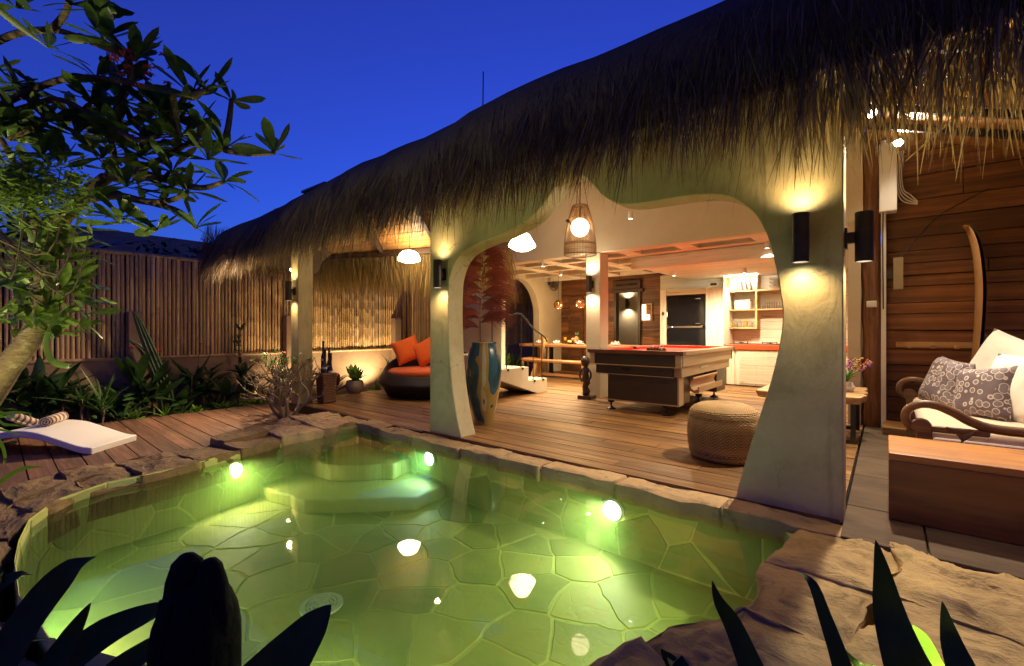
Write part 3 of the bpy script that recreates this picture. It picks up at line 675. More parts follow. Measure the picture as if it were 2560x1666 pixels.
# interior: parapet of the loft, column, coffered ceiling
mb = MB(); mb.box(-5.9, -.2, 6.42, 6.56, 2.30, 3.56); part('loft_parapet', mb, m_cream, smooth=False, bevel=.01)
mb = MB(); mb.box(-3.74, -3.485, 6.415, 6.69, -.02, 2.298); part('white_column', mb, m_cream, smooth=False, bevel=.008)
mb = MB(); mb.box(-3.77, -3.455, 6.40, 6.70, 2.30, 2.36); 
for i in range(26):
    y0 = 6.58 + i*.142; mb = MB(); mb.box(-6.72, -.2, y0, y0+.139, 2.44, 2.47); part('ceiling_plank', mb, m_wall_wood, smooth=False)
bw = m_white_wood
for yy, w in ((6.63,.10),(7.14,.16),(7.9,.14),(8.7,.14),(9.5,.14)):
    mb = MB(); mb.box(-6.70, -.2, yy-w/2, yy+w/2, 2.305, 2.436); part('ceiling_beam', mb, bw, smooth=False, bevel=.005)
for xx in (-5.6,-4.75,-4.0,-3.2,-2.3,-1.28,-.4):
    for (y0, y1) in ((6.682,7.058),(7.222,7.828),(7.972,8.628),(8.772,9.428)):
        mb = MB(); mb.box(xx-.12, xx+.12, y0, y1, 2.308, 2.434); part('ceiling_beam', mb, bw, smooth=False)
# kitchen bulkhead and soffit
mb = MB(); mb.box(-3.35, -.2, 7.24, 7.40, 2.10, 2.302); part('bulkhead', mb, bw, smooth=False, bevel=.006)
for i in range(12):
    y0 = 7.42 + i*.23; mb = MB(); mb.box(-3.34, -.2, y0, y0+.226, 2.16, 2.19); part('soffit_board', mb, bw, smooth=False)
# kitchen back wall, whitewashed boards
for i in range(15):
    z0 = i*.155; mb = MB(); mb.box(-4.0, -.2, 10.20, 10.235+R.uniform(0,.004), z0, z0+.152); part('wall_board', mb, bw, smooth=False)
mb = MB(); mb.box(-.3, -.2, 6.5, 10.3, -.02, 2.5); part('kitchen_side_wall', mb, m_cream, smooth=False)
# brown back wall of the dining room, boards left and right of the doorway
for i in range(14):
    z0 = i*.18
    for (x0, x1) in (((-6.72, -5.14), (-4.46, -4.0)) if z0 < 1.95 else ((-6.72, -4.0),)):
        mb = MB(); mb.box(x0, x1, 10.20+R.uniform(0,.006), 10.25, z0+.002, z0+.177); part('wall_board', mb, m_wall_wood, smooth=False)
mb = MB(); mb.box(-5.14, -5.08, 10.14, 10.3, 0, 1.98); mb.box(-4.52, -4.46, 10.14, 10.3, 0, 1.98); mb.box(-5.2, -4.4, 10.13, 10.3, 1.98, 2.05); part('door_frame', mb, m_dark_wood_z, smooth=False)
mb = MB(); mb.box(-5.15, -4.45, 10.12, 10.2, 2.06, 2.26)
for i in range(9): mb.lathe([(.005,0),(.035,.01),(.03,.03),(.0,.035)], 8, (-5.05+i*.062, 10.11, 2.13))
part('carved_lintel', mb, m_dark_wood, smooth=False)
mb = MB(); mb.box(-6.4, -4.0, 11.3, 11.4, 0, 2.4); mb.box(-6.4, -6.3, 10.3, 11.3, 0, 2.4); mb.box(-4.2, -4.1, 10.3, 11.3, 0, 2.4); mb.box(-6.4, -4.0, 10.3, 11.4, 2.4, 2.5); part('passage_wall', mb, m_cream, smooth=False)
mb = MB(); mb.box(-6.3, -4.1, 10.3, 11.3, -.06, -.01); part('passage_floor', mb, m_deck, smooth=False)
# panelled wooden doors to the left of it
for x0 in (-6.45, -5.98):
    mb = MB(); mb.box(x0, x0+.45, 10.15, 10.195, .02, 1.95); d_ = part('door', mb, m_wall_wood, smooth=False, bevel=.006)
    mb = MB(); mb.box(x0+.07, x0+.38, 10.13, 10.149, .2, .9); mb.box(x0+.07, x0+.38, 10.13, 10.149, 1.0, 1.8); part2('door_panel', mb, m_wall_wood, d_, smooth=False, bevel=.01)
# left inner wall with the round-headed opening towards the fence
cyc = 8.42; ro = .78
ap = [(cyc - ro, -.02)] + [(cyc - ro*cos(pi*t/16), 1.42 + (.88)*sin(pi*t/16)) for t in range(17)] + [(cyc + ro, -.02)]
poly = [(7.0,-.02),(7.0,3.2),(10.25,3.2),(10.25,-.02)] + ap[::-1]
mb = MB(); mb.prism(poly, lambda y, z: (-6.70, y, z), lambda y, z: (-6.88, y, z)); part('dining_arch_wall', mb, m_cream, smooth=True, angle=30, fixn=True)
mb = MB(); mb.box(-7.2, -5.96, 6.90, 7.02, -.02, 3.2); part('stair_wall', mb, m_cream, smooth=False, bevel=.01)
# right wing: board wall, old post, white posts
zs = [0.0,.16,.33,.50,.69,.86,1.07,1.25,1.37,1.55,1.67,1.80,1.935,2.085,2.29,2.485,2.75,3.0,3.22]
wing = frame('board_wall')
for i in range(len(zs)-1):
    xj = [-.02] + ([R.uniform(.5,1.2)] if R.random() < .4 else []) + [2.5]
    for a, b in zip(xj[:-1], xj[1:]):
        th = R.uniform(0, .012); mb = MB()
        tilt = R.uniform(-.006, .006)
        vs = [(a+.002, 6.6-th, zs[i]+.004), (b-.002, 6.6-th, zs[i]+.004+tilt), (b-.002, 6.6-th, zs[i+1]-.004+tilt), (a+.002, 6.6-th, zs[i+1]-.004)]
        mb.add(vs + [(x_, 6.66, z_) for x_, _, z_ in vs], [(0,1,2,3),(7,6,5,4),(0,4,5,1),(1,5,6,2),(2,6,7,3),(3,7,4,0)])
        o = ob('wall_board', mb, m_wall_wood, wing, smooth=False, fixn=True, bevel=.004)
mb = MB(); mb.box(-.02, 2.5, 6.64, 6.68, 0, 3.2); o = ob('wall_backing', mb, m_dark_soil, wing, smooth=False)
mb = MB(); mb.tube([(-.125 + .01*sin(z*2.1), 6.52 + .008*cos(z*3), z) for z in [i*.15 for i in range(23)]], [.095 + .008*sin(i*1.7) for i in range(23)], 10); part('old_timber_post', mb, m_post_wood, angle=60)
mb = MB(); mb.box(-.045, .0, 6.42, 6.56, -.01, 3.15); part('white_post', mb, m_white, smooth=False, bevel=.006)
mb = MB(); mb.box(-.06, .09, 6.38, 6.56, 2.36, 3.10); part('white_bulkhead', mb, m_white, smooth=False, bevel=.008)
mb = MB(); mb.box(-.34, -.22, 6.45, 6.56, -.01, 3.2); part('white_post', mb, m_cream, smooth=False, bevel=.006)
mb = MB(); mb.box(-.03, 1.8, 6.05, 6.58, .0, .07); part('plinth', mb, m_deck, smooth=False, bevel=.005)
# roof furniture
mb = MB(); mb.tube([(-3.1, 3.3, 3.0), (-3.09, 3.3, 3.64)], .006, 6); part('aerial_rod', mb, m_black)
mb = MB(); mb.box(-6.1, -5.55, 2.95, 3.1, 2.66, 2.79, 0); mb.box(-6.12, -5.5, 2.93, 3.12, 2.93, 2.96, 0)
for i in range(5): mb.box(-6.1+i*.13, -6.06+i*.13, 2.98, 3.06, 2.78, 2.93, 0)
part('roof_vent', mb, m_dark_wood, smooth=False)

mb = MB(); mb.add([(-8.5,7.1,2.45),(-8.5,12.6,2.45),(-6.9,12.6,3.2),(-6.9,7.1,3.2),(-8.5,7.1,2.6),(-8.5,12.6,2.6),(-6.9,12.6,3.35),(-6.9,7.1,3.35)], [(0,1,2,3),(7,6,5,4),(0,4,5,1),(1,5,6,2),(2,6,7,3),(3,7,4,0)]); part('side_thatch', mb, m_thatch, smooth=False, fixn=True)
# ================================================================== LAMPS
WARM = (1.0, .66, .30); WARM2 = (1.0, .77, .48); COOL = (.86, .93, 1.0)
e_lamp = EM('lamp_glow', (1.0,.80,.52), 22.); e_lens = EM('lens_glow', (1.0,.88,.68), 30.)
def wall_lamp(loc, rz, label, power=7., col=WARM, h=.28, r=.043):
    t = thing('wall_lamp', label, 'lamp', loc, rz, 'up and down wall lamps')
    mb = MB(); mb.box(-.035, .035, -.012, 0, -.06, .06); ob('backplate', mb, m_bronze, t, smooth=False, bevel=.004)
    mb = MB(); mb.box(-.022, .022, -.045, -.012, -.03, .03); ob('arm', mb, m_bronze, t, smooth=False)
    mb = MB(); cy_ = -.045-r; mb.lathe([(r-.006, h/2-.025), (r-.006, h/2), (r, h/2), (r, -h/2), (r-.006, -h/2), (r-.006, -h/2+.025)], 24, (0, cy_, 0), cap=False); ob('cylinder', mb, m_bronze, t)
    for s in (1, -1):
        mb = MB(); mb.lathe([(0.001, 0), (r-.007, 0)], 16, (0, cy_, s*(h/2-.012)), cap=False); ob('lens', mb, e_lens, t, smooth=False)
        light('SPOT', 'lamp_light', t, (0, cy_, s*(h/2+.004)), power, col, rot=(pi if s > 0 else 0, 0, 0), spot=150, blend=1.0, radius=.025)
    return t
wall_lamp((-.38, 3.15, 1.60), 0, 'bronze cylinder wall lamp on the wide face of the thick leg of the wavy arch', 4.2)
wall_lamp((-.185, 3.255, 1.60), pi/2, 'bronze wall lamp on the narrow side of the thick arch leg, facing the verandah', 4.2)
wall_lamp((-3.50, 3.15, 1.64), 0, 'bronze cylinder wall lamp on the slim arch leg beside the orange daybed', 3.6)
wall_lamp((-6.68, 3.10, 1.64), 0, 'bronze cylinder wall lamp on the square corner pillar near the bamboo fence', 3.6)
wall_lamp((-3.635, 6.415, 1.80), 0, 'small wall lamp on the white column behind the billiard table', 7, WARM2, .26)
wall_lamp((-5.30, 11.3, 1.78), 0, 'small wall lamp in the pale passage beyond the dining room', 6, WARM2, .24)

def downlight(loc, label, power, aim=None, spot=110, tilt=False):
    t = thing('ceiling_spotlight', label, 'spotlight', loc, 0, 'ceiling spotlights')
    mb = MB(); mb.lathe([(.030, 0), (.032, -.09), (.027, -.09), (.026, -.07)], 18, cap=False); mb.lathe([(.001,0),(.03,0)], 18, cap=False); ob('can', mb, m_white, t)
    mb = MB(); mb.lathe([(.001, -.078), (.026, -.078)], 14, cap=False); ob('lens', mb, e_lens, t, smooth=False)
    L_ = light('SPOT', 'spot_light', t, (0, 0, -.1), power, WARM2, rot=(0,0,0), spot=spot, blend=.7, radius=.03)
    return t
downlight((-4.74, 6.62, 2.30), 'little white ceiling spotlight over the foot of the staircase', 120)
downlight((-3.95, 7.14, 2.30), 'little white ceiling spotlight just behind the white column', 80)
downlight((-5.2, 7.9, 2.30), 'little white ceiling spotlight over the dining bench', 110)
downlight((-1.28, 7.14, 2.30), 'little white ceiling spotlight beside the far end of the billiard table', 60)
downlight((-1.9, 8.7, 2.155), 'little white ceiling spotlight over the kitchen counter', 90, spot=165)
downlight((-3.0, 8.3, 2.155), 'little white ceiling spotlight in front of the fridge', 75, spot=160)

def pendant(name, loc, label, prof, top, strength, n=28, facets=False, ztop=3.0):
    t = thing(name, label, 'pendant lamp', loc, 0)
    mb = MB(); mb.lathe(prof, n, cap=True); ob('shade', mb, EM(name+'_glow', (1.0,.76,.46), strength), t, smooth=not facets)
    mb = MB(); mb.lathe([(.016,0),(.016,.02),(.006,.03)], 12, (0,0,top-.002)); ob('lamp_holder', mb, m_bronze, t)
    mb = MB(); mb.tube([(0,0,top+.02), (0,0,ztop-loc[2])], .004, 6); ob('cord', mb, m_black, t)
    return t
pendant('faceted_pendant_lamp', (-3.9, 4.95, 2.30), 'glowing white faceted pendant lamp beside the woven basket lantern', [(.10,.10),(.19,-.05),(.185,-.075),(.09,-.125),(.001,-.135)], .10, 30, 8, True)
pendant('domed_pendant_lamp', (-5.92, 4.58, 2.234), 'glowing white domed pendant lamp hanging over the orange daybed', [(.028,.118),(.096,.103),(.143,.062),(.174,-.005),(.18,-.034),(.163,-.048),(.085,-.072),(.001,-.081)], .118, 34, 28, ztop=2.75)
# woven basket lantern with a round bulb
bl = thing('basket_lantern', 'hanging bell-shaped wicker basket lantern with a round glowing bulb inside', 'pendant lamp', (-2.60, 4.33, 1.90))
m_reed = M('wicker_reed', (.34,.19,.08), (.20,.10,.04), rough=.6, scale=14)
bprof = [(.175,0),(.174,.08),(.168,.16),(.155,.26),(.135,.36),(.105,.47),(.085,.535)]
def brad(z):
    for (r0,z0),(r1,z1) in zip(bprof[:-1], bprof[1:]):
        if z <= z1: return r0+(r1-r0)*(z-z0)/(z1-z0)
    return bprof[-1][0]
for k in range(64):
    a = 2*pi*k/64; mb = MB(); mb.tube([((r+.001)*cos(a), (r+.001)*sin(a), z) for r, z in bprof], .0028, 5); ob('reed', mb, m_reed, bl)
for z in (0., .105, .12, .40, .535):
    mb = MB(); mb.tube([(brad(z)*cos(2*pi*k/32), brad(z)*sin(2*pi*k/32), z) for k in range(33)], .006 if z in (0., .535) else .004, 6, cap=False); ob('hoop', mb, m_reed, bl)
mb = MB(); mb.lathe([(.001,-.1)] + [(.1*sin(pi*i/12), -.1*cos(pi*i/12)) for i in range(1,12)] + [(.001,.1)], 24, (0,0,.30)); ob('bulb', mb, EM('bulb_glow', (1.0,.76,.45), 16), bl)
mb = MB(); mb.tube([(0,0,.40),(0,0,.62),(0,0,1.1)], .005, 6); ob('cord', mb, m_black, bl)
for a in (.6, 2.7, 4.8):
    mb = MB(); mb.tube([(.085*cos(a), .085*sin(a), .53), (.05*cos(a), .05*sin(a), .75), (.01*cos(a), .01*sin(a), 1.05)], .003, 5); ob('hanging_string', mb, m_reed, bl)
mb = MB(); mb.tube([(-.12,-.10,.37),(-.10,-.105,.375),(-.075,-.11,.36),(-.05,-.115,.335),(.0,-.125,.27)], [.006,.015,.017,.009,.002], 8); ob('bird_ornament', mb, m_dark_wood, bl)
# copper globes over the dining table
m_copper = M('copper_glass', (.75,.40,.20), (.6,.3,.14), rough=.08, metal=.9, scale=3)
for (x_, lb) in ((-5.66, 'mirrored copper globe lamp over the end of the dining table by the arch'), (-5.08, 'mirrored copper globe lamp over the dining table next to the white column')):
    t = thing('globe_lamp', lb, 'pendant lamp', (x_, 8.5, 1.64), 0, 'copper globes')
    mb = MB(); mb.lathe([(.11*sin(pi*i/14), .11*cos(pi*i/14)) for i in range(0 or 1, 12)], 20, cap=False); ob('globe', mb, m_copper, t)
    mb = MB(); mb.lathe([(.001,-.03),(.03,-.02),(.036,0),(.03,.03),(.001,.045)], 12, (0,0,-.055)); ob('bulb', mb, EM('globe_bulb_glow', (1,.75,.45), 60), t)
    mb = MB(); mb.tube([(0,0,.11),(0,0,.66)], .003, 5); ob('cord', mb, m_black, t)
    light('POINT', 'globe_light', t, (0,0,-.16), 12, WARM, radius=.05)
# verandah spotlights
for loc, aim, pw, lb in (((.10, 6.30, 3.06), (.2, 2.2, 0), 60, 'bright white spotlight at the top of the board wall beside the white bulkhead'),
                         ((-.10, 4.90, 2.92), (.25, 2.2, 0), 170, 'small spotlight hung from the ceiling in front of the old timber post')):
    t = thing('verandah_spotlight', lb, 'spotlight', loc); d = (Vector(aim)-Vector(loc)).normalized(); q = d.to_track_quat('-Z','Y')
    mb = MB(); mb.lathe([(.04,.06),(.045,-.03),(.04,-.03),(.036,-.015)], 18, cap=False); ob('can', mb, m_white, t, rot=q.to_euler())
    mb = MB(); mb.lathe([(.001,-.02),(.037,-.02)], 16, cap=False); ob('lens', mb, EM('spot_lens_glow', (1,.9,.75), 60), t, rot=q.to_euler())
    mb = MB(); mb.bar(-d*.05, Vector((0, .12, .03)) if loc[1] > 6 else Vector((0, 0, .33)), .02, .02); ob('bracket', mb, m_white, t, smooth=False)
    o = light('SPOT', 'spot_light', t, d*.05, pw, (1,.82,.58), spot=150, blend=.6, radius=.05); o.rotation_euler = q.to_euler()

# underwater lamps; the last three are unseen, added to even out the light
for loc, dirv, col, pw, ecol, lb in (((-4.53,1.56,-.19), (1,.12,-.28), (1,.94,.72), 8.5, (1,.86,.55), 'warm underwater pool lamp set in the garden-side wall of the pool'),
                            ((-3.46,2.935,-.19), (-.25,-1,-.3), (.62,.90,1), 4.5, (.45,.8,1), 'bluish underwater pool lamp near the submerged steps'),
                            ((-1.49,2.935,-.20), (-.55,-1,-.3), (.97,.97,.97), 8.5, (.9,.93,1), 'white underwater pool lamp below the deck in the middle of the arch'),
                            ((-2.95,.165,-.30), (-.1,1,-.12), (1,.95,.70), 5.5, (1,.92,.7), 'added unseen underwater lamp in the near wall under the strap leaves'),
                            ((-1.52,.64,-.30), (-.5,.8,-.12), (1,.95,.70), 5.5, (1,.92,.7), 'added unseen underwater lamp in the near wall beside the bud ornament'),
                            ((-.53,1.70,-.30), (-1,.3,-.12), (1,.95,.70), 5.5, (1,.92,.7), 'added unseen underwater lamp below the pale rocks')):
    t = thing('pool_lamp', lb, 'pool lamp', loc, 0, 'underwater lamps'); d = Vector(dirv).normalized(); face = Vector((d.x, d.y, 0)).normalized()
    if abs(face.x) < .8 and loc[1] > 2.9: face = Vector((0,-1,0))
    q = face.to_track_quat('Z','Y')
    mb = MB(); mb.lathe([(.085,-.01),(.085,.012),(.066,.02),(.066,.012)], 24, cap=False); ob('rim', mb, m_chrome, t, rot=q.to_euler())
    mb = MB(); mb.lathe([(.001,.02),(.066,.012)], 20, cap=False); ob('lens', mb, EM('pool_lens_glow', ecol, 22), t, rot=q.to_euler())
    o = light('SPOT', 'pool_light', t, face*.05, pw, col, spot=165, blend=.5, radius=.05); o.rotation_euler = d.to_track_quat('-Z','Y').to_euler()
# drain in the pool floor
t = thing('pool_drain', 'round pale slotted drain cover on the pool floor', 'drain', (-2.48, 1.305, ZB+.02))
m_drain = M('drain_plastic', (.72,.84,.70), (.64,.76,.62), rough=.5)
for r0, r1 in ((.0,.02),(.03,.04),(.05,.06),(.07,.08),(.088,.115)):
    mb = MB(); mb.lathe([(max(r0,.001),0),(max(r0,.001),.012),(r1,.012),(r1,0)], 32, cap=False); ob('ring', mb, m_drain, t)
for k in range(6):
    a = pi*k/3; mb = MB(); mb.bar((0,0,.006), (.1*cos(a), .1*sin(a), .006), .012, .01); ob('spoke', mb, m_drain, t, smooth=False)
mb = MB(); mb.lathe([(.001,-.004),(.1,-.004)], 24, cap=False); ob('sump', mb, m_black, t)

# ================================================================== INSIDE THE PAVILION
# billiard table
bt = thing('billiard_table', 'large billiard table with red cloth and pale trimmed dark body', 'billiard table', (-2.51, 6.65, 0))
m_cloth = M('red_cloth', (.78,.04,.014), (.70,.034,.012), rough=.9, scale=40)
m_bt_dark = M('dark_laminate', (.06,.04,.026), (.045,.03,.02), rough=.3, scale=3, stretch=(1,1,12))
m_bt_pale = M('pale_trim', (.50,.36,.22), (.44,.31,.18), rough=.38, scale=3, stretch=(1,1,8))
W2, L2 = .65, 1.20
def bx(n_, *a, mat=m_bt_dark, par=bt, bev=.006): m_ = MB(); m_.box(*a); return ob(n_, m_, mat, par, smooth=False, bevel=bev)
rail_m = M('rail_wood', (.17,.07,.035), (.11,.045,.022), rough=.28, scale=3, stretch=(1,6,6))
bx('side_rail', -W2, -W2+.11, -L2+.11, L2-.11, .765, .815, mat=rail_m); bx('side_rail', W2-.11, W2, -L2+.11, L2-.11, .765, .815, mat=m_bt_pale)
bx('end_rail', -W2, W2, -L2, -L2+.11, .765, .815, mat=rail_m); bx('end_rail', -W2, W2, L2-.11, L2, .765, .815, mat=rail_m)
bx('playing_cloth', -W2+.11, W2-.11, -L2+.11, L2-.11, .74, .775, mat=m_cloth, bev=0)
for a in ((-W2+.11,-W2+.16,-L2+.17,-.06),(-W2+.11,-W2+.16,.06,L2-.17),(W2-.16,W2-.11,-L2+.17,-.06),(W2-.16,W2-.11,.06,L2-.17),(-W2+.18,W2-.18,-L2+.11,-L2+.16),(-W2+.18,W2-.18,L2-.16,L2-.11)):
    bx('cushion', *a, .775, .81, mat=m_cloth, bev=.012)
for sx in (-1,1):
    for sy in (-1,0,1):
        m_ = MB(); m_.lathe([(.001,.812),(.045,.812),(.055,.817),(.06,.817),(.06,.79)], 16, (sx*(W2-.11), sy*(L2-.11), 0)); ob('pocket', m_, m_black, bt)
bx('apron_end', -W2+.03, W2-.03, -L2+.04, -L2+.10, .62, .765); bx('apron_end', -W2+.03, W2-.03, L2-.10, L2-.04, .62, .765)
bx('apron_side', W2-.08, W2-.035, -L2+.02, L2-.02, .62, .765, mat=m_bt_pale); bx('apron_side', -W2+.035, -W2+.08, -L2+.02, L2-.02, .62, .765, mat=m_bt_pale)
for sx in (-1,1):
    bx('corner_post', sx*W2 - (.10 if sx > 0 else -.03), sx*W2 - (.03 if sx > 0 else -.10), -L2+.015, -L2+.05, .612, .765, mat=m_bt_pale)
bx('lower_apron', -W2+.12, W2-.16, -L2+.10, -L2+.16, .49, .62); bx('lower_side', W2-.16, W2-.06, -L2+.13, L2-.1, .49, .62, mat=m_bt_pale); bx('lower_side', -W2+.07, -W2+.12, -L2+.12, L2-.1, .49, .62)
bx('trim_strip', -W2+.02, W2-.03, -L2+.012, -L2+.03, .612, .622, mat=m_bt_pale, bev=0); bx('trim_strip', -W2+.1, W2-.15, -L2+.085, -L2+.102, .483, .492, mat=m_bt_pale, bev=0)
m_ = MB(); m_.prism([(.06*cos(2*pi*k/20)*1.1, .028*sin(2*pi*k/20)) for k in range(20)], lambda x, z: (x-.12, -L2+.094, z+.555), lambda x, z: (x-.12, -L2+.11, z+.555)); ob('handle_hole', m_, m_black, bt)
bx('body', -W2+.24, W2-.115, -L2+.14, -L2+.60, .135, .49); bx('body_corner_trim', W2-.118, W2-.095, -L2+.135, -L2+.30, .13, .49, mat=m_bt_pale); bx('body', -W2+.24, W2-.115, L2-.6, L2-.14, .135, .49)
bx('trim_strip', -W2+.24, W2-.1, -L2+.13, -L2+.145, .13, .142, mat=m_bt_pale, bev=0)
bx('body_core', -W2+.26, W2-.30, -L2+.55, L2-.55, .30, .50)
# ball return: a curved tray let into the side
m_ = MB(); cp_ = [(W2-.06, .44), (W2-.10, .40), (W2-.11, .35), (W2-.09, .31), (W2-.05, .285), (W2-.01, .28), (W2-.01, .34), (W2+.005, .34), (W2+.005, .265), (W2-.06, .255), (W2-.12, .29), (W2-.135, .36), (W2-.115, .43), (W2-.07, .46)]
m_.prism(cp_, lambda x, z: (x, -.62, z), lambda x, z: (x, .45, z)); ob('ball_return', m_, m_bt_pale, bt, fixn=True)
bx('ball_return_cloth', W2-.10, W2-.012, -.60, .44, .287, .293, mat=m_cloth, bev=0); bx('coin_plate', W2-.06, W2-.055, -.35, .0, .555, .59, mat=m_chrome, bev=0)
for (fx, fy) in ((-.38,-1.02),(.38,-1.02),(-.38,1.02),(.38,1.02),(.38,.25)):
    m_ = MB(); m_.lathe([(.06,.0),(.062,.012),(.03,.03),(.012,.05),(.012,.085),(.04,.10),(.05,.125),(.05,.136)], 18, (fx,fy,0)); ob('foot', m_, m_black, bt)
# rack with balls
rk = thing('ball_rack', 'dark wooden triangle rack lying on the red billiard cloth', 'rack', (-2.52, 6.35, .776))
c60 = [Vector((.16*cos(pi/2+k*2*pi/3), .16*sin(pi/2+k*2*pi/3), 0)) for k in range(3)]
for k in range(3): m_ = MB(); m_.bar(c60[k]+Vector((0,0,.022)), c60[(k+1)%3]+Vector((0,0,.022)), .014, .042); ob('rack_side', m_, m_dark_wood, rk, smooth=False, bevel=.003)
bc = [(.75,.68,.52),(.55,.40,.06),(.05,.08,.28),(.42,.04,.03),(.12,.05,.2),(.5,.2,.03),(.02,.16,.07),(.2,.03,.03),(.015,.015,.015),(.6,.5,.3)]
bcn = ['cream','yellow','navy blue','red','purple','orange','dark green','maroon','black','ivory']
Rb = random.Random(5); k = 0
ballm = MB(); ballm.lathe([(.001,-.028)]+[(.028*sin(pi*i/8), -.028*cos(pi*i/8)) for i in range(1,8)]+[(.001,.028)], 14); bme = ballm.mesh('billiard_ball')
for row in range(4):
    for c_ in range(row+1):
        p = Vector(((c_-row/2)*.058, .085-row*.05, .03)); me_ = bme.copy(); o = link('billiard_ball', me_, M('ball_'+bcn[k].replace(' ','_'), bc[k], bc[k], rough=.12), None, loc=Vector((-2.52,6.35,.776))+p)
        tag(o, 'small %s billiard ball lying inside the triangle rack' % bcn[k], 'ball', 'balls in the rack'); k += 1
o = link('billiard_ball', bme.copy(), M('ball_white', (.8,.76,.66), (.78,.74,.64), rough=.12), None, loc=(-2.49, 6.42, .853)); tag(o, 'pale billiard ball resting on top of the other balls', 'ball', 'balls in the rack')

# rattan pouf
m_rattan = WEAVE('rattan_weave', (.74,.50,.22), (.52,.31,.11), 120, 85)
t = thing('rattan_pouf', 'round woven golden rattan pouf standing on the deck inside the arch', 'pouf', (-1.06, 4.09, 0))
prof_ = [(.235,.0),(.262,.03),(.278,.12),(.282,.22),(.276,.32),(.262,.385),(.235,.425),(.19,.448),(.12,.46),(.05,.463),(.001,.463)]
mb = MB(); mb.lathe(prof_, 64); ob('woven_body', mb, m_rattan, t, angle=180)
for k in range(34):                                   # horizontal strands stand proud of the weave
    z = .015 + k*.0118; i = 0
    while i < len(prof_)-2 and prof_[i+1][1] < z: i += 1
    (r0,z0),(r1,z1) = prof_[i], prof_[i+1]; r_ = r0+(r1-r0)*(z-z0)/(z1-z0)
    mb = MB(); mb.tube([((r_+.002*sin(42*a+pi*k))*cos(a), (r_+.002*sin(42*a+pi*k))*sin(a), z) for a in [2*pi*j/168 for j in range(169)]], .0052, 4, cap=False); ob('strand', mb, m_rattan, t, angle=180)

# tall painted vase with a dyed plume
def VASE():
    m, nt, n, l, p = _mat('painted_vase'); vec = _coords(nt, (2.0,2.0,.8), False); f = _noise(nt, vec, 1.25, 2, .5, .8)
    col = _ramp(nt, f, [(0, (.015,.05,.075)), (.40, (.02,.08,.115)), (.46, (.30,.20,.045)), (.53, (.42,.33,.17)), (.58, (.06,.12,.15)), (.64, (.22,.065,.04))], True)
    l.new(col, p.inputs['Base Color']); p.inputs['Roughness'].default_value = .25; return m
t = thing('painted_vase', 'tall floor vase painted in blue, ochre and red patches beside the slim arch leg', 'vase', (-3.55, 3.80, 0))
mb = MB(); mb.lathe([(.10,0),(.105,.02),(.15,.22),(.19,.45),(.205,.60),(.195,.74),(.165,.85),(.145,.90),(.15,.93),(.138,.935),(.13,.90),(.15,.8)], 40, cap=False); mb.lathe([(.001,0),(.1,0)], 40, cap=False); ob('vase_body', mb, VASE(), t, angle=60)
t = thing('dyed_plume', 'tall feathery dark red dyed plume standing in the painted floor vase', 'dried plant', (-3.56, 3.80, .6))
m_plume = M('dyed_grass', (.46,.12,.095), (.28,.06,.055), rough=.8, scale=8, vary=.3); m_stem = M('plume_stem', (.38,.25,.12), (.28,.17,.08), rough=.7)
stem = catmull([(-.06,-.02,0),(-.05,-.03,.35),(.0,-.04,.75),(.03,-.03,1.1),(.02,-.02,1.42)], 8); mb = MB(); mb.tube(stem, [.008*(1-.7*i/(len(stem)-1)) for i in range(len(stem))], 6); ob('stem', mb, m_stem, t)
Rp = random.Random(9); vx = Vector(_R + (0,)); vy = Vector(_V + (0,))
for k in range(26):
    s = 1 if k % 2 else -1; f = .36 + .6*(k/25); p0 = stem[int(f*(len(stem)-1))]; L = .40*(1-.4*(k/25)**2)*Rp.uniform(.85,1.15)
    dep = Rp.uniform(-.6,.6); dirv = (vx*s + vy*dep).normalized(); mb = MB()
    for j in range(64):
        tt = Rp.uniform(-.5,1); pts = []; rise = .20 + .12*tt; sag = .06+.10*Rp.random(); sp = Vector((Rp.gauss(0,.012), Rp.gauss(0,.03), Rp.gauss(0,.012))); LL = L*Rp.uniform(.55,1.05)
        for i in range(5):
            u_ = i/4; pts.append(dirv*LL*(u_**.9) + Vector((0,0, LL*rise*3.2*u_*(1-u_*.55) - sag*u_*u_)) + sp*u_*2)
        mb.blade(pts, [.004,.006,.006,.004,.001], (0,0,1), fold=.1)
    ob('frond', mb, m_plume, t, loc=p0)

# staircase with black rail
st = thing('staircase', 'pale concrete open staircase with a thin black handrail', 'stairs', (-4.6, 6.5, 0))
A_ = Vector((-4.58, 6.52, 0)); dr = Vector((.03, -1, 0)).normalized(); sd = Vector((dr.y, -dr.x, 0)); sd = sd if sd.x < 0 else -sd
steps = [(0, .55, .235), (.55, 1.30, .465), (1.30, 1.80, .70)]
prof_s = [(0, 0), (0, .235)]
for (a, b, z) in steps: prof_s += [(a, z), (b, z)]
prof_s += [(1.80, .42), (1.30, .30), (.3, .0)]
clean = [prof_s[0]]
for q in prof_s[1:]:
    if (abs(q[0]-clean[-1][0]) + abs(q[1]-clean[-1][1])) > 1e-4: clean.append(q)
mb = MB(); f0 = lambda a, z: tuple(A_ + dr*a + Vector((0,0,z))); f1 = lambda a, z: tuple(A_ + dr*a + sd*.62 + Vector((0,0,z)))
mb.prism(clean, f0, f1); ob('flight', mb, m_cream, st, smooth=False, fixn=True, world=True, bevel=.006)
rail_pts = []
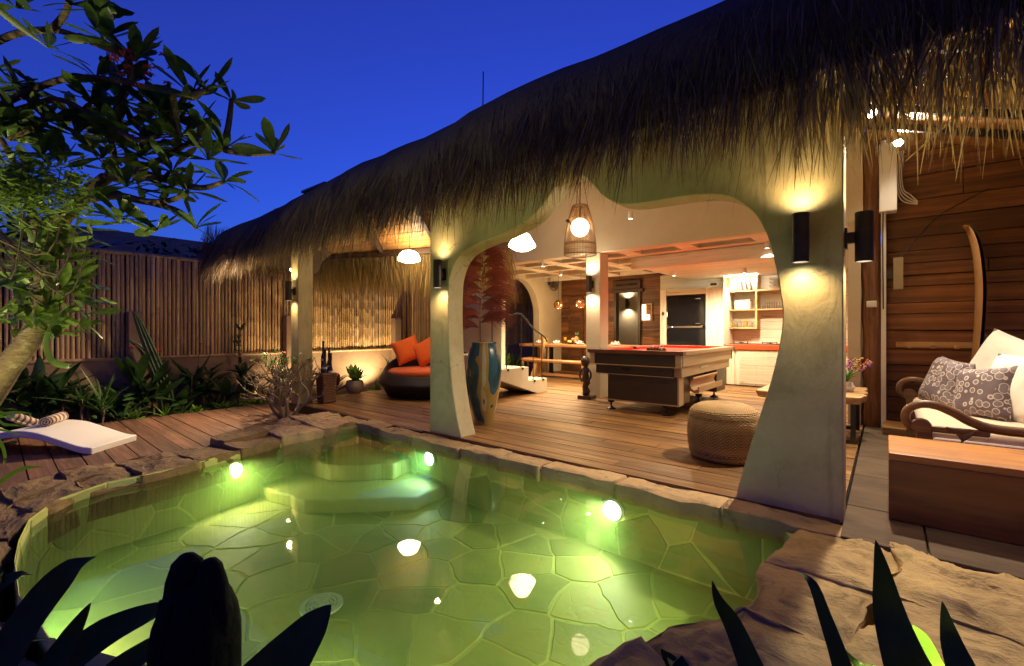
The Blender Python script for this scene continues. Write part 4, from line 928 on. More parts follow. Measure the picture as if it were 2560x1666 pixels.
for (a, z) in ((.12,.235),(.38,.235),(.72,.465),(1.10,.465),(1.45,.70),(1.72,.70)):
    b = A_ + dr*a + sd*.03 + Vector((0,0,z)); top = b + Vector((0,0,.85 - .10*(a < .3) + .02*sin(a*3)))
    mb = MB(); mb.tube([b, top], .0085, 6); ob('baluster', mb, m_black, st, world=True)
    mb = MB(); mb.box(-.04,.04,-.02,.02,-.035,.004, M=Matrix.Translation(b)); ob('foot_plate', mb, m_black, st, smooth=False, world=True); rail_pts.append(top)
rp = [rail_pts[0] + Vector((-.0,.16,-.13)), rail_pts[0] + Vector((-.02,.12,-.05))] + rail_pts + [rail_pts[-1] + dr*.12 + Vector((0,0,.04))]
mb = MB(); mb.tube(catmull(rp, 5), .014, 8); ob('handrail', mb, m_black, st, world=True)

# carved figure by the column
t = thing('carved_figure', 'dark carved wooden standing figure on a square base at the white column', 'statue', (-3.62, 6.20, 0))
mb = MB(); mb.box(-.10,.13,-.09,.11,0,.06); ob('base', mb, m_dark_wood_z, t, smooth=False, bevel=.01)
mb = MB(); mb.tube([(0,0,.05),(.02,-.01,.12),(-.015,.01,.19),(.02,0,.25),(0,0,.30),(0,0,.40),(0,0,.47),(0,0,.50),(0,-.01,.53),(0,-.01,.58),(0,0,.64),(0,0,.67)], [.05,.06,.045,.055,.06,.045,.06,.03,.055,.075,.06,.01], 12); ob('body', mb, m_dark_wood_z, t, angle=180)
for s in (-1,1): mb = MB(); mb.tube(catmull([(s*.04,0,.47),(s*.09,-.01,.42),(s*.095,-.015,.34),(s*.05,-.03,.27)], 4), .017, 7); ob('arm', mb, m_dark_wood_z, t)

# dining table, bench, stool, chair
dt = thing('dining_table', 'live-edge wooden dining table with black frame behind the staircase', 'table', (-5.3, 8.75, 0))
Rd = random.Random(4); E_ = []
for k in range(15): E_.append((-1.35+2.7*k/14, -.42+Rd.uniform(-.03,.03)))
for k in range(15): E_.append((1.35-2.7*k/14, .42+Rd.uniform(-.03,.03)))
mb = MB(); mb.prism(E_, lambda x, y: (x, y, .695), lambda x, y: (x, y*.97, .755)); ob('table_top', mb, m_table_wood, dt, smooth=False, fixn=True, bevel=.012)
for sx in (-.95,.95):
    mb = MB(); mb.box(sx-.04, sx+.04, -.36,-.29,0,.69); mb.box(sx-.04, sx+.04, .29,.36,0,.69); mb.box(sx-.04, sx+.04, -.29,.29,0,.05); ob('leg_frame', mb, m_black, dt, smooth=False)
mb = MB(); mb.box(-.91,.91,-.33,-.28,.02,.07); ob('foot_beam', mb, m_black, dt, smooth=False)
db = thing('dining_bench', 'rough plank bench on slanted legs in front of the dining table', 'bench', (-5.2, 7.92, 0))
mb = MB(); mb.prism([(x*1.0, y) for x, y in [(-.95,-.15),(-.4,-.17),(.2,-.15),(.95,-.17),(.97,.14),(.3,.16),(-.5,.14),(-.96,.16)]], lambda x,y:(x,y,.395), lambda x,y:(x,y,.445)); ob('seat', mb, m_table_wood, db, smooth=False, fixn=True, bevel=.012)
for sx in (-.62,.62): mb = MB(); mb.bar((sx*1.12,0,0),(sx*.92,0,.395),.26,.08, up=(1,0,0)); ob('leg', mb, m_slab_wood, db, smooth=False, bevel=.01)
mb = MB(); mb.bar((-.6,0,.14),(.6,0,.14),.05,.06); ob('stretcher', mb, m_table_wood, db, smooth=False)
dc = thing('dining_chair', 'wooden chair with a plank back at the end of the dining table', 'chair', (-6.15, 8.25, 0), radians(-70))
mb = MB(); mb.box(-.22,.22,-.22,.22,.41,.45); ob('seat', mb, m_table_wood, dc, smooth=False, bevel=.008)
for a in ((-.2,-.2),(.2,-.2)): mb = MB(); mb.box(a[0]-.02,a[0]+.02,a[1]-.02,a[1]+.02,0,.41); ob('leg', mb, m_table_wood, dc, smooth=False)
for a in ((-.2,.2),(.2,.2)): mb = MB(); mb.bar((a[0],a[1],0),(a[0],a[1]+.06,.9),.04,.04); ob('leg', mb, m_table_wood, dc, smooth=False)
mb = MB(); mb.box(-.22,.22,.215,.25,.66,.88); ob('back_plank', mb, m_slab_wood, dc, smooth=False, bevel=.008)
# what is on the table: napkins on plates, juice, fruit
m_napkin = M('napkin_cloth', (.80,.77,.72), (.72,.69,.64), rough=.9)
for (u, lb) in ((1347,'table end by the fence arch'),(1391,'spot between the juice glasses'),(1447,'side of the fruit bowl'),(1538,'table end past the white column')):
    p = ony(u, 857, 8.62); t = thing('place_setting', 'white fan-folded napkin on a plate at the '+lb, 'napkin', (p.x, 8.62, .757), 0, 'place settings')
    mb = MB(); mb.lathe([(.06,0),(.12,.012),(.125,.018),(.1,.014),(.001,.01)], 20); ob('plate', mb, m_white, t)
    for k in range(9):
        a = -1.2+2.4*k/8; mb = MB(); mb.add([(0,-.015,.014),(0,.03,.014),(.11*sin(a)*1.1,.01+.02*(k%2),.012+.09*max(.35,cos(a))),(.11*sin(a+.22),.0-.02*(k%2),.012+.06*max(.3,cos(a)))],[(0,1,2),(0,2,3),(0,3,1)]); ob('fold', mb, m_napkin, t, smooth=False)
m_juice = M('orange_juice', (.85,.42,.02), (.80,.38,.02), rough=.15)
def GLASS(name, col=(.95,.95,.95)):
    m, nt, n, l, p = _mat(name); n.remove(p); tr_ = n.new('ShaderNodeBsdfTransparent'); tr_.inputs[0].default_value = (*col, 1); g = n.new('ShaderNodeBsdfGlossy'); g.inputs[1].default_value = .05
    lw = n.new('ShaderNodeLayerWeight'); lw.inputs[0].default_value = .35; mx_ = n.new('ShaderNodeMixShader'); l.new(lw.outputs['Facing'], mx_.inputs[0]); l.new(tr_.outputs[0], mx_.inputs[1]); l.new(g.outputs[0], mx_.inputs[2]); l.new(mx_.outputs[0], n['Material Output'].inputs[0]); return m
m_glass = GLASS('clear_glass')
for (u, lb) in ((1355,'stemmed glass of orange juice behind the napkin near the fence arch'),(1413,'stemmed glass of orange juice standing beside the fruit bowl')):
    p = ony(u, 855, 8.8); t = thing('juice_glass', lb, 'glass', (p.x, 8.80, .757), 0, 'juice glasses')
    mb = MB(); mb.lathe([(.035,0),(.006,.008),(.005,.06),(.03,.08),(.04,.12),(.036,.17)], 16, cap=False); ob('glass', mb, m_glass, t)
    mb = MB(); mb.lathe([(.001,.075),(.028,.085),(.037,.12),(.034,.155),(.001,.156)], 14); ob('juice', mb, m_juice, t)
p = ony(1433, 855, 8.7); fb = thing('fruit_platter', 'low platter on the dining table carrying a heap of fruit', 'platter', (p.x, 8.72, .757))
mb = MB(); mb.lathe([(.08,0),(.17,.02),(.18,.028),(.15,.022),(.001,.012)], 24); ob('platter_dish', mb, m_dark_wood, fb)
fr_ = [('green_apple','green apple on the fruit platter',(-.09,-.06,.055),.04,(.25,.35,.05)),('lime','yellow-green lime beside the apple on the platter',(-.03,-.09,.05),.035,(.35,.42,.06)),('red_apple','red apple heaped under the pineapple leaves',(.05,-.03,.10),.045,(.45,.08,.05)),
       ('mango','orange-red mango on the fruit platter',(-.03,.02,.10),.045,(.5,.17,.05)),('orange','round orange at the rim of the fruit platter',(-.12,-.02,.05),.037,(.6,.28,.03)),('papaya','reddish papaya half on the platter',(.09,-.07,.06),.04,(.5,.14,.06))]
for nm, lb, q, r_, c_ in fr_:
    mb = MB(); mb.lathe([(.001,-r_)]+[(r_*sin(pi*i/8)*(1+.06*cos(pi*i/8)), -r_*cos(pi*i/8)) for i in range(1,8)]+[(.001,r_*.93)], 14)
    o = ob(nm, mb, M(nm+'_skin', c_, tuple(x*.8 for x in c_), rough=.35), None, loc=Vector((p.x,8.72,.757))+Vector(q)); tag(o, lb, 'fruit', 'fruit on the platter')
pa = thing('pineapple', 'pineapple with spiky green crown standing on the fruit platter', 'fruit', (p.x+.05, 8.76, .78))
mb = MB(); mb.lathe([(.03,0),(.055,.04),(.055,.10),(.03,.15)], 14); ob('fruit_body', mb, M('pineapple_skin', (.35,.2,.05), (.2,.1,.03), rough=.6, scale=30, bump=.8), pa)
mb = MB()
for k in range(12): a = k*2.4; mb.blade([(0,0,.14),(.03*cos(a),.03*sin(a),.2),(.065*cos(a),.065*sin(a),.23+.02*(k%3))], [.018,.014,.001], (-sin(a),cos(a),0), fold=.2)
m_leafd = LEAF('pineapple_leaf', (.12,.2,.06), (.06,.12,.04)); ob('crown', mb, m_leafd, pa)
# wall fan
wf = thing('wall_fan', 'round black wall fan with shiny blades on the pale dining wall', 'fan', (-6.70, 9.62, 2.30), 0)
mb = MB(); mb.box(0,.04,-.05,.05,-.07,.07); ob('wall_bracket', mb, m_black, wf, smooth=False); mb = MB(); mb.tube([(.04,0,0),(.16,-.03,0)], .03, 10); ob('motor', mb, m_black, wf)
for k in range(5):
    a = 2*pi*k/5; mb = MB(); mb.blade([(.18,-.03+.03*cos(a),.03*sin(a)),(.175,-.03+.12*cos(a+.15),.12*sin(a+.15)),(.18,-.03+.2*cos(a+.3),.2*sin(a+.3))], [.04,.12,.10], (.3,-sin(a),cos(a))); ob('blade', mb, m_chrome, wf)
for r_, x_ in ((.22,.18),(.22,.15),(.12,.215)): mb = MB(); mb.tube([(x_, -.03+r_*cos(2*pi*k/28), r_*sin(2*pi*k/28)) for k in range(29)], .005, 5, cap=False); ob('guard_ring', mb, m_black, wf)
for k in range(16): a = 2*pi*k/16; mb = MB(); mb.tube([(.225,-.03,0),(.22,-.03+.12*cos(a),.12*sin(a)),(.18,-.03+.22*cos(a),.22*sin(a))], .0022, 4); ob('guard_wire', mb, m_black, wf)
# lit niche in the brown wall
t = thing('lit_niche', 'small glowing recessed niche with a box in the brown board wall', 'niche', (-4.31, 10.19, 1.31))
mb = MB(); mb.box(-.13,-.11,-.04,.0,0,.36); mb.box(.11,.13,-.04,.0,0,.36); mb.box(-.13,.13,-.04,.0,.36,.38); mb.box(-.13,.13,-.04,0,-.02,0); ob('frame', mb, m_pale_wood, t, smooth=False)
mb = MB(); mb.box(-.11,-.03,-.012,-.004,.0,.36); ob('glowing_panel', mb, EM('niche_glow', (1,.8,.35), 5), t, smooth=False); mb = MB(); mb.box(-.06,.07,-.035,-.013,.0,.12); ob('small_box', mb, EM('niche_box_glow', (1,.93,.75), 3.5), t, smooth=False)

# ------------------------------------------------------------------ kitchen
fc = thing('fridge_cabinet', 'whitewashed wooden cabinet built round the black fridge', 'cabinet', (-3.08, 9.8, 0))
bx('side_panel', -.63,-.50,-.35,.38,0,1.92, mat=m_white_wood_z, par=fc); bx('side_panel', .30,.63,-.35,.38,0,1.92, mat=m_white_wood_z, par=fc); bx('top_panel', -.498,.298,-.345,.38,1.80,1.915, mat=m_white_wood, par=fc)
m_ = MB(); m_.lathe([(.001,0),(.03,.005),(.001,.01)], 8, (0,0,0)); ob('carved_boss', m_, m_dark_wood, fc, loc=(-.565,-.352,1.42), rot=(pi/2,0,0), scale=(1,1.4,1))
bx('lamp_box', .40,.52,-.40,-.352,1.95,2.0, mat=m_bronze, par=fc)
m_fr = M('fridge_gloss', (.012,.012,.014), (.01,.01,.012), rough=.08); frg = thing('fridge', 'glossy black double-door fridge with a silver strip', 'fridge', (-3.18, 9.78, 0))
bx('body', -.385,.385,-.26,.36,.03,1.78, mat=m_fr, par=frg); bx('upper_door', -.385,.385,-.33,-.265,1.18,1.775, mat=m_fr, par=frg, bev=.008); bx('lower_door', -.385,.385,-.33,-.265,.05,1.095, mat=m_fr, par=frg, bev=.008)
sp_ = bx('handle_strip', -.38,.33,-.322,-.268,1.115,1.16, mat=m_chrome, par=frg, bev=.003)
bx('display', -.28,-.262,-.327,-.3255,1.13,1.148, mat=EM('display_glow', (.7,.95,1), 4), par=frg, bev=0); bx('brand_plate', .20,.30,-.332,-.3305,1.70,1.715, mat=m_chrome, par=frg, bev=0); bx('brand_plate', .20,.29,-.332,-.3305,1.20,1.213, mat=m_chrome, par=frg, bev=0)
kc = thing('kitchen_counter', 'kitchen counter with red top and white louvred doors', 'counter', (-1.43, 9.85, 0))
bx('worktop', -1.02,1.1,-.36,.34,.70,.80, mat=M('red_worktop', (.50,.085,.03), (.42,.07,.025), rough=.3, scale=4), par=kc, bev=.008); bx('carcass', -1.0,1.08,-.30,.33,.02,.70, mat=m_white_wood_z, par=kc)
for x0, x1 in ((-.98,-.84),(-.80,-.02),(.02,.8)):
    d_ = bx('louvred_door', x0, x1, -.325,-.30,.02,.69, mat=m_white_wood_z, par=kc, bev=.004)
    if x1-x0 > .3:
        for k in range(15): m_ = MB(); m_.box(x0+.05,x1-.05,-.338,-.322,.06+k*.04,.09+k*.04); ob('slat', m_, m_white_wood, d_, smooth=False)
hb = thing('gas_hob', 'black two-burner gas hob set on the red worktop', 'hob', (-1.95, 9.72, .80))
bx('plate', -.42,.42,-.2,.2,.0,.012, mat=m_black, par=hb, bev=.003)
for x0 in (-.25,.25):
    for k in range(4): a = k*pi/2+.3; m_ = MB(); m_.bar((x0+.03*cos(a),.03*sin(a),.04),(x0+.12*cos(a),.12*sin(a),.04),.012,.012); m_.bar((x0+.12*cos(a),.12*sin(a),.01),(x0+.12*cos(a),.12*sin(a),.05),.012,.012); ob('pan_support', m_, m_black, hb, smooth=False)
    m_ = MB(); m_.lathe([(.05,.01),(.05,.03),(.03,.035),(.001,.036)], 14, (x0,0,0)); ob('burner', m_, m_chrome, hb)
ks = thing('wall_shelf_unit', 'pale wooden open shelf unit holding glassware above the hob', 'shelf', (-1.95, 10.04, 1.10))
def sh(n_, x0, x1, z0, z1, y0=-.16): m_ = MB(); m_.box(x0, x1, y0, .155, z0, z1); ob(n_, m_, m_pale_wood, ks, smooth=False, bevel=.003)
sh('side_board', -.61,-.575,0,1.09); sh('side_board', -.03,.005,0,1.09); sh('shelf_board', -.574,-.031,0,.03); sh('shelf_board', -.574,-.031,.36,.385); sh('shelf_board', -.574,-.031,.735,.76); sh('shelf_board', -.574,-.031,1.06,1.09); sh('shelf_board', .006,.95,.36,.385); sh('shelf_board', .006,.95,.735,.76)
Rg = random.Random(8)
gl_m = MB(); gl_m.lathe([(.028,0),(.032,.12),(.029,.12),(.025,.01)], 12, cap=False); gl_me = gl_m.mesh('drinking_glass')
jar_m = MB(); jar_m.lathe([(.001,0),(.035,.0),(.038,.01),(.038,.09),(.028,.105),(.03,.12),(.001,.121)], 12); jar_me = jar_m.mesh('spice_jar')
def put(nm, me, mat, x, z, y, lb, cat, grp, s=1.): o = link(nm, me.copy(), mat, None, loc=(-1.95+x, 10.04+y, 1.10+z), scale=s); tag(o, lb, cat, grp); return o
for i, x in enumerate((.10,.18,.26,.34)): put('drinking_glass', gl_me, m_glass, x, .386, -.03, 'clear tumbler in the row on the right-hand middle shelf', 'glass', 'tumblers on the middle shelf', 1.1)
for i, x in enumerate((-.50,-.42,-.34,-.24,-.15,-.08)): put('spice_jar', jar_me, m_glass if i % 3 else M('jar_amber', (.55,.36,.1), rough=.2), x, .031, -.02+.04*(i%2), 'amber-filled jar in the jar row on the bottom shelf' if not i % 3 else 'clear glass jar in the jar row on the bottom shelf', 'jar', 'amber jars' if not i % 3 else 'clear jars', 1.05)
pl = MB(); pl.lathe([(.1,-.006),(.12,.006),(.1,.004),(.001,.0)], 20); pl_me = pl.mesh('glass_plate')
for i, x in enumerate((-.36,-.28,-.20,-.12)):
    o = put('standing_plate', pl_me, M('pale_plate', (.78,.74,.70), rough=.15), x, .88, .0, 'white plate standing upright in the row on the top left shelf', 'plate', 'plates on the top shelf'); o.rotation_euler = (0, radians(80), .5)
bw_ = MB(); bw_.lathe([(.04,0),(.09,.05),(.1,.07),(.09,.06),(.001,.01)], 18); bw_me = bw_.mesh('bowl'); put('bowl', bw_me, m_white, -.48, .761, 0, 'white bowl at the end of the top left shelf', 'bowl', None)
for i in range(3): put('glass_dish', bw_me, m_glass, .30, .761+i*.07, 0, 'clear glass dish in the stack on the top right shelf', 'dish', 'stacked glass dishes', 1.2)
cb = thing('white_box', 'white box on the middle left shelf', 'box', (-1.95-.27, 10.02, 1.486)); bx('box_body', -.14,.14,-.1,.1,0,.17, mat=m_white, par=cb); bx('box_lid', -.145,.145,-.105,.105,.171,.19, mat=M('grey_lid', (.35,.33,.3)), par=cb)
kt = thing('dark_screen', 'small dark screen at the wall end of the red worktop', 'screen', (-1.0, 10.1, .80)); bx('panel', -.14,.14,-.02,.02,.12,.42, mat=m_black, par=kt); bx('stand', -.04,.04,-.02,.06,0,.12, mat=m_black, par=kt)
# strip lamp under the soffit lights the shelves
t = thing('shelf_lamp', 'slim warm strip lamp above the glassware shelves', 'lamp', (-2.2, 9.7, 2.15)); m_ = MB(); m_.box(-.3,.3,-.02,.02,-.02,0); ob('strip', m_, EM('strip_glow', (1,.85,.62), 10), t, smooth=False); light('AREA', 'strip_light', t, (0,.0,-.025), 9, (1,.84,.62), rot=(radians(25),0,0), size=(.6,.04))

# flood lamp under the thatch at the garden end
t = thing('eave_floodlight', 'small floodlight high on the corner pillar aimed at the white lounger', 'spotlight', (-6.86, 3.16, 1.98)); d = (Vector((-6.1,.8,0))-Vector((-6.86,3.16,1.98))).normalized(); q = d.to_track_quat('-Z','Y').to_euler()
mb = MB(); mb.lathe([(.035,.06),(.04,-.03),(.035,-.03),(.03,-.015)], 16, cap=False); ob('can', mb, m_black, t, rot=q); mb = MB(); mb.lathe([(.001,-.02),(.033,-.02)], 14, cap=False); ob('lens', mb, e_lens, t, rot=q)
mb = MB(); mb.bar((0,0,.0),(.075,.0,.02),.015,.015); ob('bracket', mb, m_black, t, smooth=False); o = light('SPOT', 'flood_light', t, d*.05, 170, (1,.74,.44), spot=120, blend=.8, radius=.05); o.rotation_euler = q

downlight((-2.55, 5.5, 2.60), 'little extra spotlight added over the near end of the billiard table', 26)  # added lamp to brighten the red cloth, no fitting known there
# ================================================================== VERANDAH ON THE RIGHT
m_seat = M('beige_upholstery', (.62,.48,.36), (.56,.43,.32), rough=.85, scale=60, bump=.2, bscale=220, bdist=.002, sheen=.2)
m_whitecloth = M('white_cotton', (.80,.76,.68), (.74,.70,.62), rough=.9, scale=30, bump=.25, bscale=9, bdist=.01, sheen=.2)
def RINGS():
    m, nt, n, l, p = _mat('ring_print_cotton'); vec = _coords(nt, (1,1,1)); v = n.new('ShaderNodeTexVoronoi'); v.inputs['Scale'].default_value = 19.; v.inputs['Randomness'].default_value = .6; l.new(vec, v.inputs['Vector'])
    col = _ramp(nt, v.outputs['Distance'], [(0,(.20,.165,.19)),(.42,(.17,.14,.16)),(.455,(.52,.45,.39)),(.50,(.52,.45,.39)),(.54,(.12,.09,.105))]); l.new(col, p.inputs['Base Color']); p.inputs['Roughness'].default_value = .85; return m
m_rings = RINGS()
def pillow(name, label, cat, loc, size, rot, mat, group=None, roll=None, plump=.5):
    if roll is not None: rot = (Matrix.Rotation(rot[2], 3, 'Z') @ Matrix.Rotation(rot[0], 3, 'X') @ Matrix.Rotation(roll, 3, 'Z')).to_euler()
    sx, sy, sz = size
    def f(sign):
        def g(u, v):
            a = u*2-1; b = v*2-1; e = (1-a**4)*(1-b**4); pinch = 1 - .07*(1-abs(a))*abs(b)**3 - .07*(1-abs(b))*abs(a)**3
            w = .012*mnoise.noise(Vector((a*2.1+loc[0]*7, b*2.1, sign)))
            return (a*sx/2*(1-.06*(1-b*b)*abs(a)**6*0)*(.93+.07*abs(b)**2), b*sy/2*(.93+.07*abs(a)**2), sign*(sz/2*max(0,e)**plump + w*e))
        return g
    mb = MB(); mb.grid(f(1), 16, 16); mb.grid(f(-1), 16, 16)
    o = ob(name, mb, mat, None, angle=180, fixn=True, loc=loc, rot=rot); tag(o, label, cat, group); return o
sf = thing('carved_daybed', 'carved teak daybed with scrolled arms and a beige mattress on the verandah', 'daybed', (1.2, 5.05, 0))
def sbx(n_, mat, bev, *a): m_ = MB(); m_.box(*a); return ob(n_, m_, mat, sf, smooth=True, angle=30, world=True, bevel=bev, seg=3)
sbx('base_frame', m_arm_wood, .012, .22, 2.4, 4.10, 6.02, .16, .27); sbx('mattress', m_seat, .05, .20, 2.4, 4.14, 5.98, .275, .42); sbx('valance', M('mauve_upholstery', (.34,.26,.24), (.30,.22,.21), rough=.85, sheen=.2), .02, .24, 2.4, 4.085, 4.135, .20, .36)
def scroll_arm(y, sgn):
    pts = [(2.45,.70),(1.9,.66),(1.3,.56),(.95,.49),(.70,.455),(.52,.455),(.42,.485),(.33,.54),(.25,.575),(.175,.575),(.115,.535),(.10,.475),(.125,.42),(.17,.40),(.205,.425),(.19,.455)]
    P = catmull([(a, y, b) for a, b in pts], 5); n_ = len(P); mb = MB()
    mb.tube(P, [(.034 - .012*i/n_) for i in range(n_)], 8); o = ob('scrolled_arm', mb, m_arm_wood, sf, world=True, angle=180)
    m_ = MB(); m_.lathe([(.001,-.04),(.05,-.035),(.055,0),(.05,.035),(.001,.04)], 16); q = ob('scroll_boss', m_, m_arm_wood, sf, world=False, loc=(.18-1.2, y-5.05, .43), rot=(pi/2,0,0))
    m_ = MB(); m_.box(.155,.235,y-.04,y+.04,.0,.41); ob('leg', m_, m_arm_wood, sf, smooth=False, world=True, bevel=.008)
    m_ = MB(); m_.box(.2,.5,y-.02,y+.02,.40,.44); ob('arm_block', m_, m_arm_wood, sf, smooth=False, world=True, bevel=.01)
    for k in range(6): m_ = MB(); m_.tube([( .30+.012*k, y-.035, .445-.008*k), (.37, y-.04, .40-.008*k), (.44-.006*k, y-.035, .44-.008*k)], .005, 5); ob('carved_groove', m_, m_arm_wood, sf, world=True)
scroll_arm(4.08, 1); scroll_arm(6.05, -1)
pillow('ring_print_cushion', 'dark cushion with pale ring print leaning behind another ring print cushion', 'cushion', (.40, 5.50, .61), (.44,.44,.17), (radians(70), radians(6), radians(-66)), m_rings, 'ring print cushions')
pillow('ring_print_cushion', 'dark cushion with pale ring print in front, touching the white pillow', 'cushion', (.57, 4.92, .59), (.42,.42,.17), (radians(74), radians(-8), radians(-50)), m_rings, 'ring print cushions')
pillow('white_pillow', 'large white pillow behind the ring print cushions', 'pillow', (.78, 5.55, .72), (.60,.60,.2), (radians(72), radians(20), radians(-50)), m_whitecloth)
pillow('white_bolster', 'plump white pillow filling the end of the verandah daybed', 'pillow', (.80, 4.85, .62), (.52,.56,.26), (radians(76), 0, radians(-45)), m_whitecloth)
# solid wooden bench
bn = thing('block_bench', 'long solid orange-brown wooden block bench in front of the verandah daybed', 'bench', (1.0, 3.63, 0))
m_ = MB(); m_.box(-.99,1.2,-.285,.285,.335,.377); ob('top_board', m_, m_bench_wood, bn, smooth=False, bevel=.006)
m_bench_shade = WOOD('bench_wood_shaded', (.25,.085,.02), (.17,.055,.013), 'x', .3, 0, .5, .1, .25, knots=False)  # darker copy of the bench wood, the front's shade put into its colour
for z0, z1 in ((.0,.3345),): m_ = MB(); m_.box(-.99,1.2,-.283,-.25,z0+.001,z1); ob('front_board', m_, m_bench_shade, bn, smooth=False, bevel=.002)
m_ = MB(); m_.box(-.988,-.95,-.249,.28,0,.334); ob('end_board', m_, m_bench_wood, bn, smooth=False); m_ = MB(); m_.box(-.94,1.2,.25,.283,0,.334); ob('back_board', m_, m_bench_shade, bn, smooth=False)
# low live-edge table with flowers
lt = thing('live_edge_table', 'low side table with pale live-edge slab on black metal legs', 'table', (-.55, 5.75, 0))
Rl = random.Random(31); E_ = [(-.5,-.5)] + [(-.5+.9*k/6, -.52+Rl.uniform(-.02,.02)) for k in range(1,6)] + [(.40+Rl.uniform(-.03,.03), -.48+.96*k/9) for k in range(10)] + [(-.5,.5)]
m_ = MB(); m_.prism(E_, lambda x,y:(x*.96,y*.97,.38), lambda x,y:(x,y,.45)); ob('slab', m_, m_slab_wood, lt, smooth=False, fixn=True, bevel=.01)
for y_ in (-.42,.38): m_ = MB(); m_.box(.29,.33,y_-.02,y_+.02,0,.38); m_.box(-.4,-.36,y_-.02,y_+.02,0,.38); m_.box(-.36,.29,y_-.02,y_+.02,0,.035); ob('leg_frame', m_, m_black, lt, smooth=False)
fl = thing('flower_arrangement', 'bunch of green leaves with purple and yellow flowers on the live-edge table', 'flowers', (-.31, 5.72, .45))
m_ = MB(); m_.lathe([(.05,0),(.07,.05),(.05,.1),(.045,.1),(.06,.05),(.001,.01)], 14); ob('pot', m_, m_white, fl)
m_fleaf = LEAF('arrangement_leaf', (.16,.34,.05), (.08,.2,.03)); Rf = random.Random(6)
for k in range(26):
    a = Rf.uniform(0,6.28); L = Rf.uniform(.10,.20); r_ = Rf.uniform(.4,1.); m_ = MB(); d = Vector((cos(a)*r_, sin(a)*r_, Rf.uniform(.2,1.1))).normalized(); m_.blade([(0,0,0), d*L*.5, d*L+Vector((0,0,-.02))], [.012,.035,.002], (-sin(a),cos(a),0), fold=.2); ob('leaf', m_, m_fleaf, fl, loc=(0,0,.1+Rf.uniform(0,.08)))
for k in range(16):
    a = Rf.uniform(0,6.28); c_ = [(.42,.10,.35),(.55,.42,.04),(.55,.12,.05)][k % 3]; d = Vector((cos(a)*.7, sin(a)*.7, Rf.uniform(.5,1.3))).normalized(); m_ = MB()
    for j in range(7): m_.lathe([(.001,-.012),(.012,0),(.001,.012)], 6, d*(.16+.02*j)+Vector((Rf.gauss(0,.008),Rf.gauss(0,.008),0)))
    ob('blossom', m_, M('blossom_%d' % (k % 3), c_, tuple(x*.7 for x in c_), rough=.6), fl, loc=(0,0,.1), scale=(1,1,1))
# surfboard, hooks, fittings
sb = thing('surfboard', 'slim surfboard with a pale wooden face and dark back standing upright against the board wall', 'surfboard', (.62, 6.30, .08))
pts = [(.0,.0),(.03,.4),(.065,.8),(.085,1.2),(.085,1.5),(.06,1.8),(.02,1.97),(-.02,2.02)]
C_ = catmull([(a,0,b) for a, b in pts], 6); nC = len(C_); 
for nm, mat, off, th in (('deck_skin', m_black, .011, .028), ('pale_skin', M('surf_wood', (.46,.25,.10), (.38,.19,.07), rough=.35), -.012, .020)):
    mb = MB(); vs = []
    for i, p in enumerate(C_):
        w = .27*sin(pi*min(1,max(.06,(i+1.5)/(nC+1))))**.6; h = th*(.35+.65*sin(pi*min(.97,(i+1)/(nC+1)))**.5)/2
        for k in range(12): a = 2*pi*k/12; vs.append((p.x+off+h*cos(a), w*sin(a)*.9, p.z))
    mb.add(vs, [(i*12+k, i*12+(k+1)%12, (i+1)*12+(k+1)%12, (i+1)*12+k) for i in range(nC-1) for k in range(12)] + [tuple(range(11,-1,-1)), tuple(range((nC-1)*12, nC*12))]); ob(nm, mb, mat, sb, angle=60)
hr = thing('hook_rail', 'pale wooden coat rail with square pegs on the board wall', 'coat rack', (.6, 6.58, .90))
m_ = MB(); m_.box(-.52,.9,-.022,.0,-.015,.045); ob('rail', m_, m_pale_wood, hr, smooth=False, bevel=.004)
for x_ in (-.41,-.22,-.04,.14,.34): m_ = MB(); m_.box(x_-.018,x_+.018,-.09,-.0225,-.022,.016); ob('peg', m_, m_pale_wood, hr, smooth=False, bevel=.004)
wb = thing('clear_wall_box', 'unlit clear box wall lamp on the white post edge', 'lamp', (.03, 6.45, 1.68)); m_ = MB(); m_.box(-.03,.03,-.01,.04,-.05,.05); ob('bracket', m_, m_bronze, wb, smooth=False); m_ = MB(); m_.box(.03,.11,-.06,.03,-.17,.17); ob('clear_box', m_, M('frosted_plastic', (.40,.32,.22), (.33,.26,.17), rough=.3), wb, smooth=False)
cbm = MB(); cbm.tube(catmull([(.12,6.42,1.86),(.25,6.52,2.05),(.40,6.56,2.25),(.50,6.56,2.33),(.62,6.57,2.40),(.8,6.57,2.5)], 5), .005, 5); o = ob('hanging_wire', cbm, m_black, None); tag(o, 'thin dark wire slanting up the board wall from the clear box lamp', 'wire')
cw = thing('white_cables', 'bundle of white cables looping below the bright spotlight', 'cables', (.1, 6.5, 2.4))
for k in range(4): m_ = MB(); m_.tube(catmull([(-.01+.018*k,0,.62),(-.02+.016*k,-.01,.4),(-.01+.018*k,-.01,.2),(.04+.02*k,0,.07+.02*k),(.16,.02,.02+.01*k)], 5), .006, 5); ob('cable', m_, m_white, cw)
t = thing('switch_plate', 'white light switch on the old timber post', 'switch', (-.125, 6.425, 1.36)); m_ = MB(); m_.box(-.045,.045,-.012,0,-.035,.035); ob('plate', m_, m_white, t, smooth=False, bevel=.004); m_ = MB(); m_.box(-.02,.02,-.016,-.0122,-.015,.015); ob('rocker', m_, m_white, t, smooth=False)
m_ = MB(); m_.tube([(-.02, 6.40, 3.1),(-.03,6.40,2.0),(-.025,6.41,1.3)], .006, 6); o = ob('black_conduit', m_, m_black, None); tag(o, 'thin black cable running down between the timber post and white post', 'cable')

